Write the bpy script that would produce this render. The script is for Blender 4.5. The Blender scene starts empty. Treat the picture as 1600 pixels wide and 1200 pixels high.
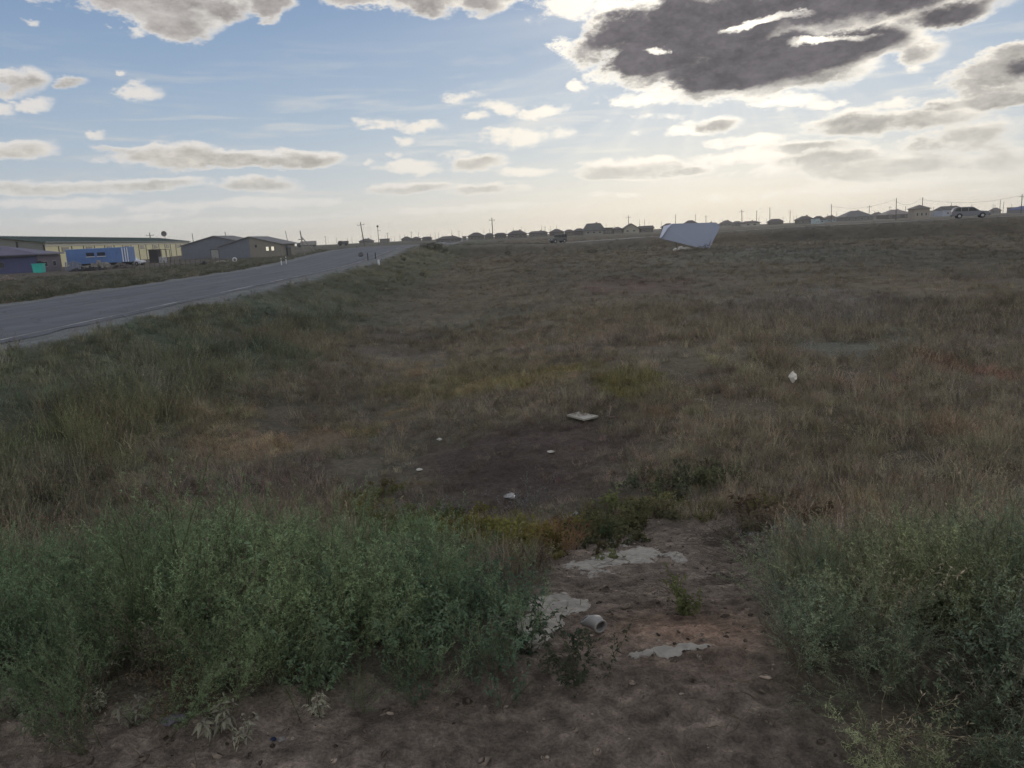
import bpy, math, random
import numpy as np
from math import radians, sin, cos, pi, tan, atan2, asin, sqrt
from mathutils import Vector, Matrix

# ---------------------------------------------------------------- camera
sc = bpy.context.scene
COL = sc.collection
sc.cycles.max_bounces = 3; sc.cycles.diffuse_bounces = 2; sc.cycles.glossy_bounces = 1; sc.cycles.transmission_bounces = 2; sc.cycles.volume_bounces = 0; sc.cycles.transparent_max_bounces = 4
sc.cycles.use_adaptive_sampling = True; sc.cycles.adaptive_threshold = 0.02
EYE = np.array([0.0, 0.0, 2.0])
PITCH, ROLL = radians(11.08), radians(2.69)
_r0 = np.array([1.0, 0, 0]); _u0 = np.array([0, sin(PITCH), cos(PITCH)])
FWD = np.array([0, cos(PITCH), -sin(PITCH)])
RGT = cos(ROLL) * _r0 - sin(ROLL) * _u0
UPV = cos(ROLL) * _u0 + sin(ROLL) * _r0
cam_d = bpy.data.cameras.new('camera')
cam_d.sensor_width = 36; cam_d.lens = 27.0
cam_d.clip_start = 0.05; cam_d.clip_end = 12000
cam = bpy.data.objects.new('camera', cam_d); COL.objects.link(cam)
M = Matrix(((RGT[0], UPV[0], -FWD[0], 0), (RGT[1], UPV[1], -FWD[1], 0), (RGT[2], UPV[2], -FWD[2], 2.0), (0, 0, 0, 1)))
cam.matrix_world = M
sc.camera = cam

def ray(px, py):
    """direction of a photograph pixel (1600 x 1200)"""
    d = FWD + (px - 800) / 1200.0 * RGT + (600 - py) / 1200.0 * UPV
    return d / np.linalg.norm(d)
def azel(px, py):
    d = ray(px, py); return atan2(d[0], d[1]), asin(d[2])
def hz(px):                      # photograph row of the true horizon
    return 365.3 - 0.047 * (px - 800)

# ---------------------------------------------------------------- view, sun, sky
sc.render.engine = 'CYCLES'
sc.render.resolution_x, sc.render.resolution_y = 1024, 768
sc.view_settings.view_transform = 'Standard'
sc.view_settings.look = 'None'
sc.view_settings.gamma = 1.0
sc.view_settings.exposure = 0.0
SUN_AZ, SUN_EL = azel(1130, -10)
SUN_DIR = Vector((sin(SUN_AZ) * cos(SUN_EL), cos(SUN_AZ) * cos(SUN_EL), sin(SUN_EL)))
sd = bpy.data.lights.new('sun', 'SUN'); sd.energy = 0.6; sd.angle = radians(12); sd.color = (1, 0.93, 0.82)
so = bpy.data.objects.new('sun', sd); COL.objects.link(so)
so.rotation_euler = SUN_DIR.to_track_quat('Z', 'Y').to_euler()

class NT:
    """small node-tree writer"""
    def __init__(s, tree): s.t = tree; s.t.nodes.clear()
    def n(s, kind, **kw):
        nd = s.t.nodes.new(kind)
        for k, v in kw.items():
            if k == 'ins':
                for a, b in v.items(): s.set(nd, a, b)
            else: setattr(nd, k, v)
        return nd
    def set(s, nd, key, v):
        sock = nd.inputs[key]
        if isinstance(v, bpy.types.NodeSocket): s.t.links.new(v, sock)
        elif isinstance(v, bpy.types.Node): s.t.links.new(v.outputs[0], sock)
        else: sock.default_value = v
    def math(s, op, a, b=None, c=None, clamp=False):
        nd = s.n('ShaderNodeMath', operation=op, use_clamp=clamp)
        s.set(nd, 0, a)
        if b is not None: s.set(nd, 1, b)
        if c is not None: s.set(nd, 2, c)
        return nd.outputs[0]
    def vm(s, op, a, b=None, c=None):
        nd = s.n('ShaderNodeVectorMath', operation=op)
        s.set(nd, 0, a)
        if b is not None: s.set(nd, 1, b)
        if c is not None: s.set(nd, 2, c)
        return nd.outputs['Value'] if op in ('DOT_PRODUCT', 'LENGTH') else nd.outputs[0]
    def mix(s, f, a, b, mode='MIX'):
        nd = s.n('ShaderNodeMix', data_type='RGBA', blend_type=mode)
        s.set(nd, 0, f); s.set(nd, 6, a); s.set(nd, 7, b)
        return nd.outputs[2]
    def rng(s, v, a, b, c=0.0, d=1.0, smooth=True):
        nd = s.n('ShaderNodeMapRange', interpolation_type='SMOOTHSTEP' if smooth else 'LINEAR')
        s.set(nd, 0, v); s.set(nd, 1, a); s.set(nd, 2, b); s.set(nd, 3, c); s.set(nd, 4, d)
        return nd.outputs[0]
    def noise(s, vec, scale, detail=4, rough=0.5, dist=0.0):
        nd = s.n('ShaderNodeTexNoise', ins={'Scale': scale, 'Detail': detail, 'Roughness': rough, 'Distortion': dist})
        if vec is not None: s.set(nd, 'Vector', vec)
        return nd

# (column, row, half width, half height, thickness) of each cloud as seen from the eye, kept as azimuth / elevation
CLOUDS = [
 (130,-40,130,55,1.5),(215,-20,140,52,1.6),(268,22,70,36,1.2),(335,2,62,34,1.2),(412,4,48,30,1.1),(58,27,16,8,.45),(200,46,30,8,.45),
 (570,-12,80,26,.9),(650,-10,90,34,1.0),(760,-14,80,32,.8),
 (930,2,95,26,.6),(890,-10,60,30,.6),
 (1080,40,185,72,2.6),(1190,98,200,47,2.6),(1290,10,250,48,2.0),(1010,88,110,50,1.4),(925,78,52,40,.8),(1350,66,95,34,1.3),
 (1450,22,120,30,1.0),(1440,78,46,26,.75),(1120,130,110,30,1.3),(1060,150,150,14,.6),
 (910,137,18,9,.5),(975,160,30,8,.5),(1230,161,55,10,.6),(1290,163,30,6,.4),(1441,106,14,8,.45),(1200,120,180,38,1.2),
 (1570,110,90,36,1.3),(1595,84,60,20,1.0),(1560,152,80,18,1.2),(1500,118,40,14,.6),(1400,158,50,9,.5),(1480,160,50,12,.7),
 (18,128,44,30,.9),(90,129,38,13,.7),(55,160,30,11,.6),(5,170,30,9,.6),(215,143,40,14,.6),(190,118,12,5,.4),
 (40,229,66,17,.9),(150,211,14,5,.35),(60,30,14,6,.4),
 (250,240,105,18,1.1),(360,250,170,17,1.2),(475,252,66,16,1.0),(190,232,50,10,.7),
 (90,291,160,15,.85),(220,286,110,12,.8),(405,290,75,13,.8),(80,318,130,10,.6),(300,322,110,10,.55),(430,318,110,10,.6),
 (730,156,42,10,.5),(780,170,45,10,.5),(860,172,42,9,.5),(600,197,42,9,.5),(655,201,34,9,.5),(637,218,16,6,.45),(622,243,15,6,.4),
 (820,213,80,18,.65),(745,186,20,6,.4),(655,260,50,12,.6),(750,254,52,17,.75),(720,238,30,10,.5),(580,256,14,7,.4),(835,271,50,9,.6),
 (640,294,75,10,.75),(745,298,80,9,.7),
 (1125,192,50,12,.7),(1080,205,40,8,.5),(985,262,95,20,1.05),(1065,266,45,10,.7),(960,273,60,8,.8),(1020,185,60,7,.35),(985,205,22,5,.3),
 (1190,242,140,15,.6),(1270,228,90,12,.75),(1350,190,120,26,.8),(1440,182,120,26,.9),(1370,258,210,24,1.05),(1300,245,110,16,.9),
 (1500,215,120,34,.75),(1560,250,130,24,.8),(1420,282,200,14,.6),(1160,220,90,10,.5),(1250,262,120,12,.6),
 (700,326,150,6,.5),(450,342,140,5,.45),(937,304,24,5,.4),(980,306,20,5,.35),(150,340,160,6,.45),(1250,300,150,8,.35),(1540,300,110,10,.4),
]
DARK = [(1075,48,178,66,1),(1185,98,188,40,1),(1290,2,235,40,1),(1010,90,85,30,1),(1340,66,72,22,1),(1130,125,95,20,1),(1470,25,70,16,.6),(1590,110,40,14,.5),(1330,-20,200,40,1)]   # the sunless core of the large cloud
NOTCH = [(1200,32,90,9,1.0),(1150,42,40,8,.8),(1030,80,24,8,.8),(1290,66,80,9,.75)]   # bright slits of sky through the large cloud

def build_world():
    w = bpy.data.worlds.new('World'); sc.world = w; w.use_nodes = True
    w.cycles.sampling_method = 'MANUAL'; w.cycles.sample_map_resolution = 512
    T = NT(w.node_tree)
    geo = T.n('ShaderNodeTexCoord')
    d = geo.outputs['Generated']
    sky = T.n('ShaderNodeTexSky', sky_type='NISHITA', sun_disc=False, sun_elevation=SUN_EL, sun_rotation=SUN_AZ,
              altitude=200, air_density=1.0, dust_density=.5, ozone_density=2.0)
    T.set(sky, 'Vector', d)
    sep = T.n('ShaderNodeSeparateXYZ'); T.set(sep, 0, d)
    X, Y, Z = sep.outputs
    el = T.math('ARCSINE', Z)
    az = T.math('ARCTAN2', X, Y)
    cosun = T.vm('DOT_PRODUCT', d, tuple(SUN_DIR))
    cs = T.math('MAXIMUM', cosun, 0.0)
    # planar projection on the cloud deck for perspective-correct texture
    zc = T.math('ADD', T.math('MAXIMUM', Z, 0.0), 0.13)
    comb = T.n('ShaderNodeCombineXYZ'); T.set(comb, 0, T.math('DIVIDE', X, zc)); T.set(comb, 1, T.math('DIVIDE', Y, zc))
    n1 = T.noise(comb, 2.6, 7, .56)              # deck noise
    n2 = T.noise(T.vm('MULTIPLY', d, (1, 1, 1.9)), 26, 8, .68)   # billow noise
    n3 = T.noise(T.vm('MULTIPLY', d, (1, 1, 1.9)), 9, 3, .5)
    n2b = T.noise(T.vm('MULTIPLY', T.vm('ADD', d, tuple(SUN_DIR * .010)), (1, 1, 1.9)), 26, 8, .68)
    warp = T.vm('SUBTRACT', n2.outputs['Color'], (.5, .5, .5))
    warp3 = T.vm('SUBTRACT', n3.outputs['Color'], (.5, .5, .5))
    pc = T.n('ShaderNodeCombineXYZ'); T.set(pc, 0, az); T.set(pc, 1, el)
    hs = T.rng(el, .0, .35, .22, 1.0, False)     # warping shrinks towards the horizon
    wv = T.vm('ADD', T.vm('MULTIPLY', warp, (.075, .040, 0)), T.vm('MULTIPLY', warp3, (.12, .050, 0)))
    sc_ = T.n('ShaderNodeVectorMath', operation='SCALE'); T.set(sc_, 0, wv); T.set(sc_, 'Scale', hs)
    p = T.vm('ADD', pc.outputs[0], sc_.outputs[0])
    def blob(c, sgn=1):
        px, py, rx, ry, A = c
        a, e = azel(px, py); a2, _ = azel(px + rx, py); _, e2 = azel(px, py - ry)
        wa, we = max(abs(a2 - a), 1e-3), max(abs(e2 - e), 1e-3)
        q = T.vm('MULTIPLY_ADD', p, (1 / wa, 1 / we, 0), (-a / wa, -e / we, 0))
        r2 = T.vm('DOT_PRODUCT', q, q)
        return T.math('MULTIPLY_ADD', r2, -A, A)
    dens = None
    for c in CLOUDS:
        b = blob(c); dens = b if dens is None else T.math('SMOOTH_MAX', dens, b, .12)
    dens = T.math('MAXIMUM', dens, -1.2)
    core_ = None      # shaded lower middle of each bigger cloud
    for (px, py, rx, ry, A) in CLOUDS:
        if A < .68: continue
        b = blob((px, py + ry * .22, rx * .93, ry * .80, 1.0)); core_ = b if core_ is None else T.math('SMOOTH_MAX', core_, b, .15)
    core_ = T.math('MAXIMUM', core_, -1.0)
    dk = None
    for c in DARK:
        b = blob(c); dk = b if dk is None else T.math('SMOOTH_MAX', dk, b, .1)
    notch = 0.0
    for c in NOTCH: notch = T.math('ADD', T.math('MAXIMUM', blob(c), 0.0), notch)
    # behind and beside the camera: an open field of the same clouds
    back = T.rng(T.math('ABSOLUTE', az), .72, .95)
    gen = T.math('MULTIPLY_ADD', n1.outputs[0], 5.0, -2.2)
    up = T.rng(el, .30, .45)
    gen = T.math('MULTIPLY_ADD', T.math('MAXIMUM', back, up), T.math('ADD', gen, 1.2), -1.2)
    dens = T.math('MAXIMUM', dens, gen)
    nz = T.math('ADD', T.math('MULTIPLY', T.math('SUBTRACT', n2.outputs[0], .5), 2.3), T.math('MULTIPLY', T.math('SUBTRACT', n1.outputs[0], .5), 1.1))
    D = T.math('ADD', dens, nz)
    alpha = T.rng(D, -.16, .55)
    n5 = T.noise(T.vm('MULTIPLY', d, (1, 1, 2.2)), 15, 6, .58)
    tz = T.math('MULTIPLY_ADD', T.math('SUBTRACT', n5.outputs[0], .5), 2.6, T.math('ADD', T.math('MULTIPLY', nz, .35), T.math('SUBTRACT', core_, T.math('MULTIPLY', notch, .8))))
    thick = T.math('MULTIPLY', T.rng(T.math('MAXIMUM', tz, T.math('MULTIPLY', T.math('ADD', gen, nz), 1.0)), -.25, .95), T.rng(D, .0, .75))
    heavy = T.rng(T.math('ADD', T.math('MULTIPLY', notch, -1.15), T.math('ADD', T.math('MINIMUM', dk, .6), T.math('MULTIPLY', nz, .55))), -.10, .50)
    cv = T.n('ShaderNodeCombineXYZ'); T.set(cv, 0, T.math('MULTIPLY', az, 5.0)); T.set(cv, 1, T.math('MULTIPLY', el, 46.0))
    n4 = T.noise(cv, 1.3, 6, .62, .4)
    streak = T.math('MULTIPLY', T.rng(n4.outputs[0], .47, .70), T.math('MULTIPLY', T.rng(Z, .015, .06), T.rng(Z, .26, .12)))
    ang = T.math('ARCTAN2', T.math('SUBTRACT', az, SUN_AZ), T.math('SUBTRACT', el, SUN_EL))
    rv = T.n('ShaderNodeCombineXYZ'); T.set(rv, 0, T.math('MULTIPLY', ang, 7.0))
    rays = T.math('MULTIPLY', T.rng(T.noise(rv, 1.0, 3).outputs[0], .42, .66), T.math('POWER', cs, 30.0))
    # sky colour: physical sky, veiled towards the horizon
    base = T.vm('MULTIPLY', sky.outputs[0], (SKY_GAIN,) * 3)
    veil = T.math('POWER', T.math('SUBTRACT', 1.0, T.math('MAXIMUM', Z, 0.0, clamp=True)), 11.0)
    glow = T.math('POWER', cs, 26.0)
    veilcol = T.mix(T.math('POWER', cs, 9.0), (.71, .67, .60, 1), (1.14, 1.02, .80, 1))
    blue = T.mix(.84, base, T.mix(T.rng(Z, .04, .50), (.32, .45, .62, 1), (.085, .175, .39, 1)))
    base = T.mix(T.math('MULTIPLY', veil, .95), blue, veilcol)
    base = T.mix(T.math('MULTIPLY', glow, .05), base, (1.0, .97, .86, 1))
    base = T.mix(T.math('MULTIPLY', rays, .32), base, (1.0, .97, .88, 1))
    base = T.mix(T.math('MULTIPLY', streak, .42), base, T.mix(T.math('POWER', cs, 8.0), (.66, .63, .60, 1), (1.1, 1.03, .88, 1)))
    # cloud colour: thin edges glow, thick middles are grey; brighter lining near the sun
    near = T.math('POWER', cs, 10.0)
    edge = T.mix(near, (.74, .72, .70, 1), (1.08, 1.0, .86, 1))
    edge = T.mix(T.math('POWER', cs, 60.0), edge, (1.35, 1.28, 1.14, 1))
    core = T.mix(T.rng(Z, .02, .30), (.55, .53, .48, 1), (.40, .37, .36, 1))
    lit = T.math('SUBTRACT', n2.outputs[0], n2b.outputs[0])
    tex = T.math('MULTIPLY_ADD', lit, 1.5, T.rng(n3.outputs[0], .3, .7, .84, 1.16, False))
    tex = T.math('MINIMUM', T.math('MAXIMUM', tex, .7), 1.6)
    core = T.vm('MULTIPLY', core, T.n('ShaderNodeCombineXYZ', ins={0: tex, 1: tex, 2: tex}).outputs[0])
    front = T.rng(cosun, .35, -.5)   # clouds opposite the sun are lit from our side
    core = T.mix(front, core, (1.10, 1.05, .98, 1)); edge = T.mix(front, edge, (1.25, 1.20, 1.12, 1))
    fade = T.rng(Z, .0, .12, .55, 1.0)
    ccol = T.mix(T.math('MULTIPLY', thick, fade), edge, core)
    ccol = T.mix(heavy, ccol, T.vm('MULTIPLY', (.150, .140, .152), T.n('ShaderNodeCombineXYZ', ins={0: tex, 1: tex, 2: tex}).outputs[0]))
    out = T.mix(T.math('MULTIPLY', alpha, T.rng(Z, .0, .10, .5, 1.0)), base, ccol)
    # below the horizon: dull earth
    out = T.mix(T.rng(Z, -.02, -.002), (.08, .075, .065, 1), out)
    bg = T.n('ShaderNodeBackground', ins={'Color': out, 'Strength': 1.0})
    o = T.n('ShaderNodeOutputWorld'); T.t.links.new(bg.outputs[0], o.inputs[0])
SKY_GAIN = 0.10
build_world()

# ---------------------------------------------------------------- numeric helpers
def _h(ix, iy, seed):
    n = (ix.astype(np.int64) * 374761393 + iy.astype(np.int64) * 668265263 + seed * 974634777) & 0xffffffff
    n = ((n ^ (n >> 13)) * 1274126177) & 0xffffffff
    return ((n ^ (n >> 16)) & 0xffff) / 65535.0
def vnoise(x, y, seed=0):
    ix, iy = np.floor(x), np.floor(y); fx, fy = x - ix, y - iy
    fx = fx * fx * (3 - 2 * fx); fy = fy * fy * (3 - 2 * fy)
    a, b = _h(ix, iy, seed), _h(ix + 1, iy, seed); c, d = _h(ix, iy + 1, seed), _h(ix + 1, iy + 1, seed)
    return (a + (b - a) * fx) * (1 - fy) + (c + (d - c) * fx) * fy - .5
def fbm(x, y, seed=0, o=4, g=.5):
    s, a = 0, 1.0
    for i in range(o): s = s + a * vnoise(x * 2 ** i + 17.3 * i, y * 2 ** i - 9.1 * i, seed + i); a *= g
    return s
def sstep(a, b, v):
    t = np.clip((v - a) / (b - a), 0, 1); return t * t * (3 - 2 * t)
def smax(a, b, k):
    h = np.maximum(k - np.abs(a - b), 0) / k
    return np.maximum(a, b) + h * h * k * .25

# ---------------------------------------------------------------- the lie of the land
ROAD_W = 8.6
def road_near(y):   return -12.1 - (y - 20) * .0165        # x of the asphalt edge on our side
def road_z(y):      return .95 * sstep(62, 112, y) - 1.6 * sstep(128, 210, y)
CROSS = np.array([(-17, 119, .93), (-4, 127, .5), (8, 136, -.05), (24, 135, .3), (46, 126, .92), (68, 116, 1.08), (92, 107, 1.2), (150, 92, 1.3), (260, 60, 1.3)], float)
def cross_dist(x, y):
    best = np.full(np.shape(x), 1e9); bz = np.zeros(np.shape(x))
    for (x0, y0, z0), (x1, y1, z1) in zip(CROSS[:-1], CROSS[1:]):
        dx, dy = x1 - x0, y1 - y0
        t = np.clip(((x - x0) * dx + (y - y0) * dy) / (dx * dx + dy * dy), 0, 1)
        d = np.hypot(x - x0 - t * dx, y - y0 - t * dy)
        m = d < best; best = np.where(m, d, best); bz = np.where(m, z0 + t * (z1 - z0), bz)
    return best, bz
def height(x, y, micro=True):
    x = np.asarray(x, float); y = np.asarray(y, float)
    xn = road_near(y)
    # right-hand field with the ditch along the foot of the road bank
    f = -1.02 + .10 * fbm(x / 14, y / 18, 3, 3) - .56 * np.exp(-((x + 2.5 + y * .02) / 3.6) ** 2) * sstep(3, 9, y) * (1 - .6 * sstep(50, 100, y))
    f = f + .25 * sstep(6, 22, x) * (1 - sstep(25, 60, y))
    f = f + sstep(125, 260, y) * 1.1
    left = -.8 + .8 * sstep(150, 420, y) + .07 * fbm(x / 16, y / 16, 9, 3)
    side = sstep(-3, 3, xn - ROAD_W / 2 - x)
    base = f * (1 - side) + left * side
    base = base - 3.0 * sstep(620, 1100, np.hypot(x, y)) - .8 * sstep(1100, 1500, np.hypot(x, y))
    # main road bank
    e = np.maximum(x - xn, xn - ROAD_W - x)
    rz = road_z(y)
    bank = rz - .012 - np.maximum(e - 1.5, 0) * .31
    h = smax(base, bank, .5)
    # dirt crossing where the photographer stands
    ap = .36 - np.maximum(y - 2.72 - .10 * fbm(x * .9, x * 0 + 3, 5, 3), 0) * (.30 + .05 * vnoise(x * .5, y * 0, 8)) - np.maximum(-3.5 - y, 0) * .35
    ap = ap - .36 * sstep(5, 11, -x)
    h = smax(h, ap, .35)
    cd, cz = cross_dist(x, y)
    h = smax(h, cz - .05 - np.maximum(cd - 4.4, 0) * .36, .4)
    onroad = np.maximum(1 - sstep(0.0, 1.2, e), 1 - sstep(3.6, 4.8, cd))
    h = np.where(e < 0, np.minimum(h, rz - .02), h)
    h = np.where(cd < 3.4, np.minimum(h, cz - .05), h) 
    if micro:
        r = np.hypot(x, y)
        q = (1 - onroad)
        h = h + q * (.10 * fbm(x / 1.6, y / 1.6, 21, 3) * sstep(6, 14, r) + .05 * fbm(x / .45, y / .45, 31, 3) * sstep(2.5, 5, r) + .034 * fbm(x / .13, y / .13, 41, 4, .62) * (1 - sstep(15, 25, r)))
    return h
def hgt(x, y): return float(height(np.array([x]), np.array([y]))[0])
def G(px, py, tmax=400):
    """where the sight line of a photograph pixel meets the ground"""
    d = ray(px, py); t = np.geomspace(1.0, tmax, 4000)
    P = EYE + t[:, None] * d
    k = np.argmax(P[:, 2] < height(P[:, 0], P[:, 1], False))
    if k == 0: k = len(t) - 1
    return P[k]
def at(px, py, depth):
    """point on the sight line at a given distance north of the camera"""
    d = ray(px, py); return EYE + d * (depth / d[1])

# ---------------------------------------------------------------- plant cover: real colour patches on the ground
def lin(c): return np.array([((v / 255 + .055) / 1.055) ** 2.4 for v in c])
K = 2.25
PATCH = []   # x, y, rx, ry, colour, strength
def patch(px, py, rx, ry, c, s=1.0):
    g = G(px, py); a = G(px + rx, py); b = G(px, py - ry * .8); e = G(px, py + ry)
    PATCH.append((g[0], (b[1] + e[1]) / 2, abs(a[0] - g[0]), max(abs(b[1] - e[1]) / 2, .2), lin(c) * K, s))
for q in [(1200, 400, 500, 14, (72, 73, 66), .8), (760, 440, 110, 50, (80, 74, 62), .8), (760, 500, 90, 20, (72, 72, 62), .6),
          (1010, 446, 150, 18, (75, 63, 57), .8), (1300, 480, 300, 40, (74, 71, 69), .7), (1330, 540, 140, 22, (78, 80, 73), .7),
          (1580, 590, 50, 28, (78, 60, 52), .8), (1330, 600, 60, 16, (74, 61, 54), .7), (1470, 610, 50, 16, (75, 61, 54), .7), (1550, 690, 45, 25, (84, 60, 46), .6),
          (700, 605, 90, 40, (75, 71, 53), .85), (640, 578, 50, 16, (84, 74, 56), .7), (860, 592, 110, 26, (77, 73, 50), .85), (760, 605, 60, 10, (88, 80, 60), .7),
          (1000, 600, 50, 26, (74, 72, 46), .8), (1010, 648, 60, 14, (84, 68, 54), .7), (620, 650, 50, 14, (84, 72, 50), .7), (560, 680, 40, 16, (74, 70, 44), .7),
          (1140, 570, 110, 40, (78, 76, 62), .7), (1200, 650, 200, 60, (78, 73, 62), .7), (1480, 700, 200, 70, (74, 70, 58), .6),
          (840, 700, 240, 36, (56, 50, 46), .95), (820, 760, 240, 26, (58, 53, 48), .95), (700, 790, 140, 30, (62, 58, 50), .8),
          (650, 770, 80, 14, (80, 72, 52), .7), (880, 540, 160, 14, (64, 60, 56), .8), (620, 530, 100, 24, (66, 62, 58), .6),
          (430, 700, 130, 30, (84, 74, 60), .7), (300, 660, 120, 40, (82, 76, 60), .7), (120, 700, 130, 70, (74, 74, 54), .7), (60, 620, 120, 40, (68, 72, 60), .7),
          (300, 540, 260, 30, (62, 68, 56), .8), (450, 490, 160, 24, (58, 64, 54), .8), (230, 600, 60, 22, (80, 82, 76), .5), (380, 760, 180, 30, (62, 56, 52), .8),
          (450, 530, 120, 26, (78, 72, 60), .6), (600, 470, 60, 40, (72, 68, 58), .6), (1200, 800, 120, 30, (66, 56, 48), .7), (1300, 770, 80, 22, (82, 74, 48), .5),
          (1560, 545, 120, 16, (72, 66, 62), .6), (1450, 410, 200, 10, (68, 68, 62), .6), (1480, 435, 200, 8, (62, 56, 52), .6)]:
    patch(*q)
FIELD = lin((72, 68, 59)) * K
LEFTF = lin((64, 64, 54)) * K
BANK = lin((66, 68, 55)) * K
DIRT = lin((75, 68, 61)) * K * 1.10
GRAVEL = lin((78, 80, 80)) * K
_c = G(825, 712, 60); _a = G(1010, 712, 60); _b0 = G(825, 668, 60); _b1 = G(825, 775, 60)
DKC = (_c[0], (_b0[1] + _b1[1]) / 2, abs(_a[0] - _c[0]), (_b0[1] - _b1[1]) / 2 + .8)     # bare dark soil in the ditch
def dark_soil(x, y):
    wx = x + .9 * fbm(x / .9, y / .9, 63, 4); wy = y + 1.6 * fbm(x / 1.1, y / 1.1, 64, 4)
    return 1 - sstep(.55, 1.25, np.hypot((wx - DKC[0]) / DKC[2], (wy - DKC[1]) / DKC[3]))
_c = G(800, 775, 60); _a = G(1090, 775, 60); _b0 = G(800, 690, 60); _b1 = G(800, 858, 60)
LOWC = (_c[0], (_b0[1] + _b1[1]) / 2, abs(_a[0] - _c[0]), (_b0[1] - _b1[1]) / 2 + .6)    # short growth in the ditch bottom
def low_zone(x, y):
    wx = x + .5 * fbm(x / .9, y / .9, 65, 3)
    return 1 - sstep(.7, 1.25, np.hypot((wx - LOWC[0]) / LOWC[2], (y - LOWC[1]) / LOWC[3]))
_e = [G(*q, 30) for q in ((-150, 1135), (0, 1128), (250, 1118), (400, 1108), (600, 1090), (760, 1068), (830, 1050))]
EDGE_X = [-9] + [q[0] for q in _e] + [9]; EDGE_Y = [_e[0][1]] + [q[1] for q in _e] + [_e[-1][1]]   # front edge of the left weeds
_r = sorted([G(*q, 30) for q in ((1260, 1200), (1175, 1110), (1145, 1040), (1150, 950), (1190, 890))], key=lambda q: q[1])
def right_lim(y): return np.interp(y, [.2] + [q[1] for q in _r] + [9], [1.0] + [q[0] for q in _r] + [_r[-1][0] + 1.2])
def bare(x, y):
    """1 on trodden or open soil"""
    wob = .25 * fbm(x * 1.3, y * 1.3, 77, 3)
    a = 1 - sstep(.0, .2, y + wob * .6 - np.interp(x, EDGE_X, EDGE_Y))
    # right-hand weeds reach over the crossing
    cx = .62 + .09 * y
    w = .62 + .05 * y
    p = (1 - sstep(w - .1, w + .25, np.abs(x - cx) + wob)) * (1 - sstep(6.6, 7.6, y + wob))
    a = a * (1 - sstep(-.1, .25, x + wob * .6 - right_lim(y)) * sstep(.3, 1.0, y + wob))
    p = p * (1 - sstep(.0, .35, x + wob * .6 - right_lim(y)))
    return np.clip(np.maximum(a, p), 0, 1)
def cover(x, y):
    n = fbm(x / 2.2, y / 2.6, 51, 4)[..., None]
    c = np.broadcast_to(FIELD, x.shape + (3,)).copy()
    xn = road_near(y)
    bk = (sstep(-13, -10.5, x) * (1 - sstep(-7.5, -4.5, x)))[..., None]
    c = c * (1 - bk) + BANK * bk
    lf = (1 - sstep(-26, -22, x))[..., None]
    c = c * (1 - lf) + LEFTF * lf
    wx = x + 1.2 * fbm(x / 1.5, y / 1.5, 61, 3) * np.clip(y / 14, .2, 3); wy = y + 2.4 * fbm(x / 1.7, y / 1.7, 71, 3) * np.clip(y / 14, .2, 4)
    for (a, b, ra, rb, col, s) in PATCH:
        k = (s * (1 - sstep(.45, 1.15, np.hypot((wx - a) / ra, (wy - b) / rb))))[..., None]
        c = c * (1 - k) + col * k
    k = dark_soil(x, y)[..., None] * .85; c = c * (1 - k) + lin((58, 52, 48)) * K * k
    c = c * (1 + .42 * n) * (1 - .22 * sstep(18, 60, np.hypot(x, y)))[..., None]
    m = fbm(x / 9, y / 30, 91, 3)[..., None]
    c = c * (1 + .30 * m * np.array([1, .7, .4]))
    return c
def ground_colour(x, y):
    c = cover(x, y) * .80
    xn = road_near(y)
    e = np.maximum(x - xn, xn - ROAD_W - x)
    g = (1 - sstep(1.1, 1.9, e + .3 * fbm(x, y, 5, 3)))[..., None]
    c = c * (1 - g) + GRAVEL * g
    b = bare(x, y)[..., None]
    d = DIRT * (1 + .5 * fbm(x / .45, y / .3, 15, 5, .65)[..., None]) * (1 + .6 * fbm(x / .06, y / .05, 16, 3)[..., None])
    red = np.exp(-(((x - .75) / .45) ** 2 + ((y - 3.15) / .45) ** 2))[..., None]
    d = d * (1 + red * np.array([.25, .05, -.05]))
    c = c * (1 - b) + d * b
    yard = ((1 - sstep(-70, -55, x)) * sstep(80, 110, y) * (1 - sstep(280, 320, y)))[..., None] * .7
    c = c * (1 - yard) + lin((66, 61, 57)) * K * yard
    cd, _ = cross_dist(x, y)
    k = (1 - sstep(4, 7, cd))[..., None] * .6
    c = c * (1 - k) + lin((80, 77, 70)) * K * k
    return np.clip(c, .01, .9)

# ---------------------------------------------------------------- materials
MATS = {}
def mat(name, col, rough=.8, metal=0.0, var=.15, scale=3.0, bump=.0, bscale=30, spec=.3, emit=None):
    if name in MATS: return MATS[name]
    m = bpy.data.materials.new(name); m.use_nodes = True; T = NT(m.node_tree)
    tc = T.n('ShaderNodeTexCoord')
    nz = T.noise(tc.outputs['Object'], scale, 5, .6)
    k = T.rng(nz.outputs[0], .25, .75, 1 - var, 1 + var, False)
    c = T.vm('MULTIPLY', tuple(col), T.n('ShaderNodeCombineXYZ', ins={0: k, 1: k, 2: k}).outputs[0])
    bs = T.n('ShaderNodeBsdfPrincipled', ins={'Base Color': c, 'Roughness': rough, 'Metallic': metal})
    bs.inputs['Specular IOR Level'].default_value = spec
    if emit: bs.inputs['Emission Color'].default_value = (*emit[:3], 1); bs.inputs['Emission Strength'].default_value = emit[3]
    if bump:
        nb = T.noise(tc.outputs['Object'], bscale, 5, .6)
        b = T.n('ShaderNodeBump', ins={'Height': nb.outputs[0], 'Strength': bump, 'Distance': .02}); T.set(bs, 'Normal', b.outputs[0])
    o = T.n('ShaderNodeOutputMaterial'); T.t.links.new(bs.outputs[0], o.inputs[0])
    MATS[name] = m; return m
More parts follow.
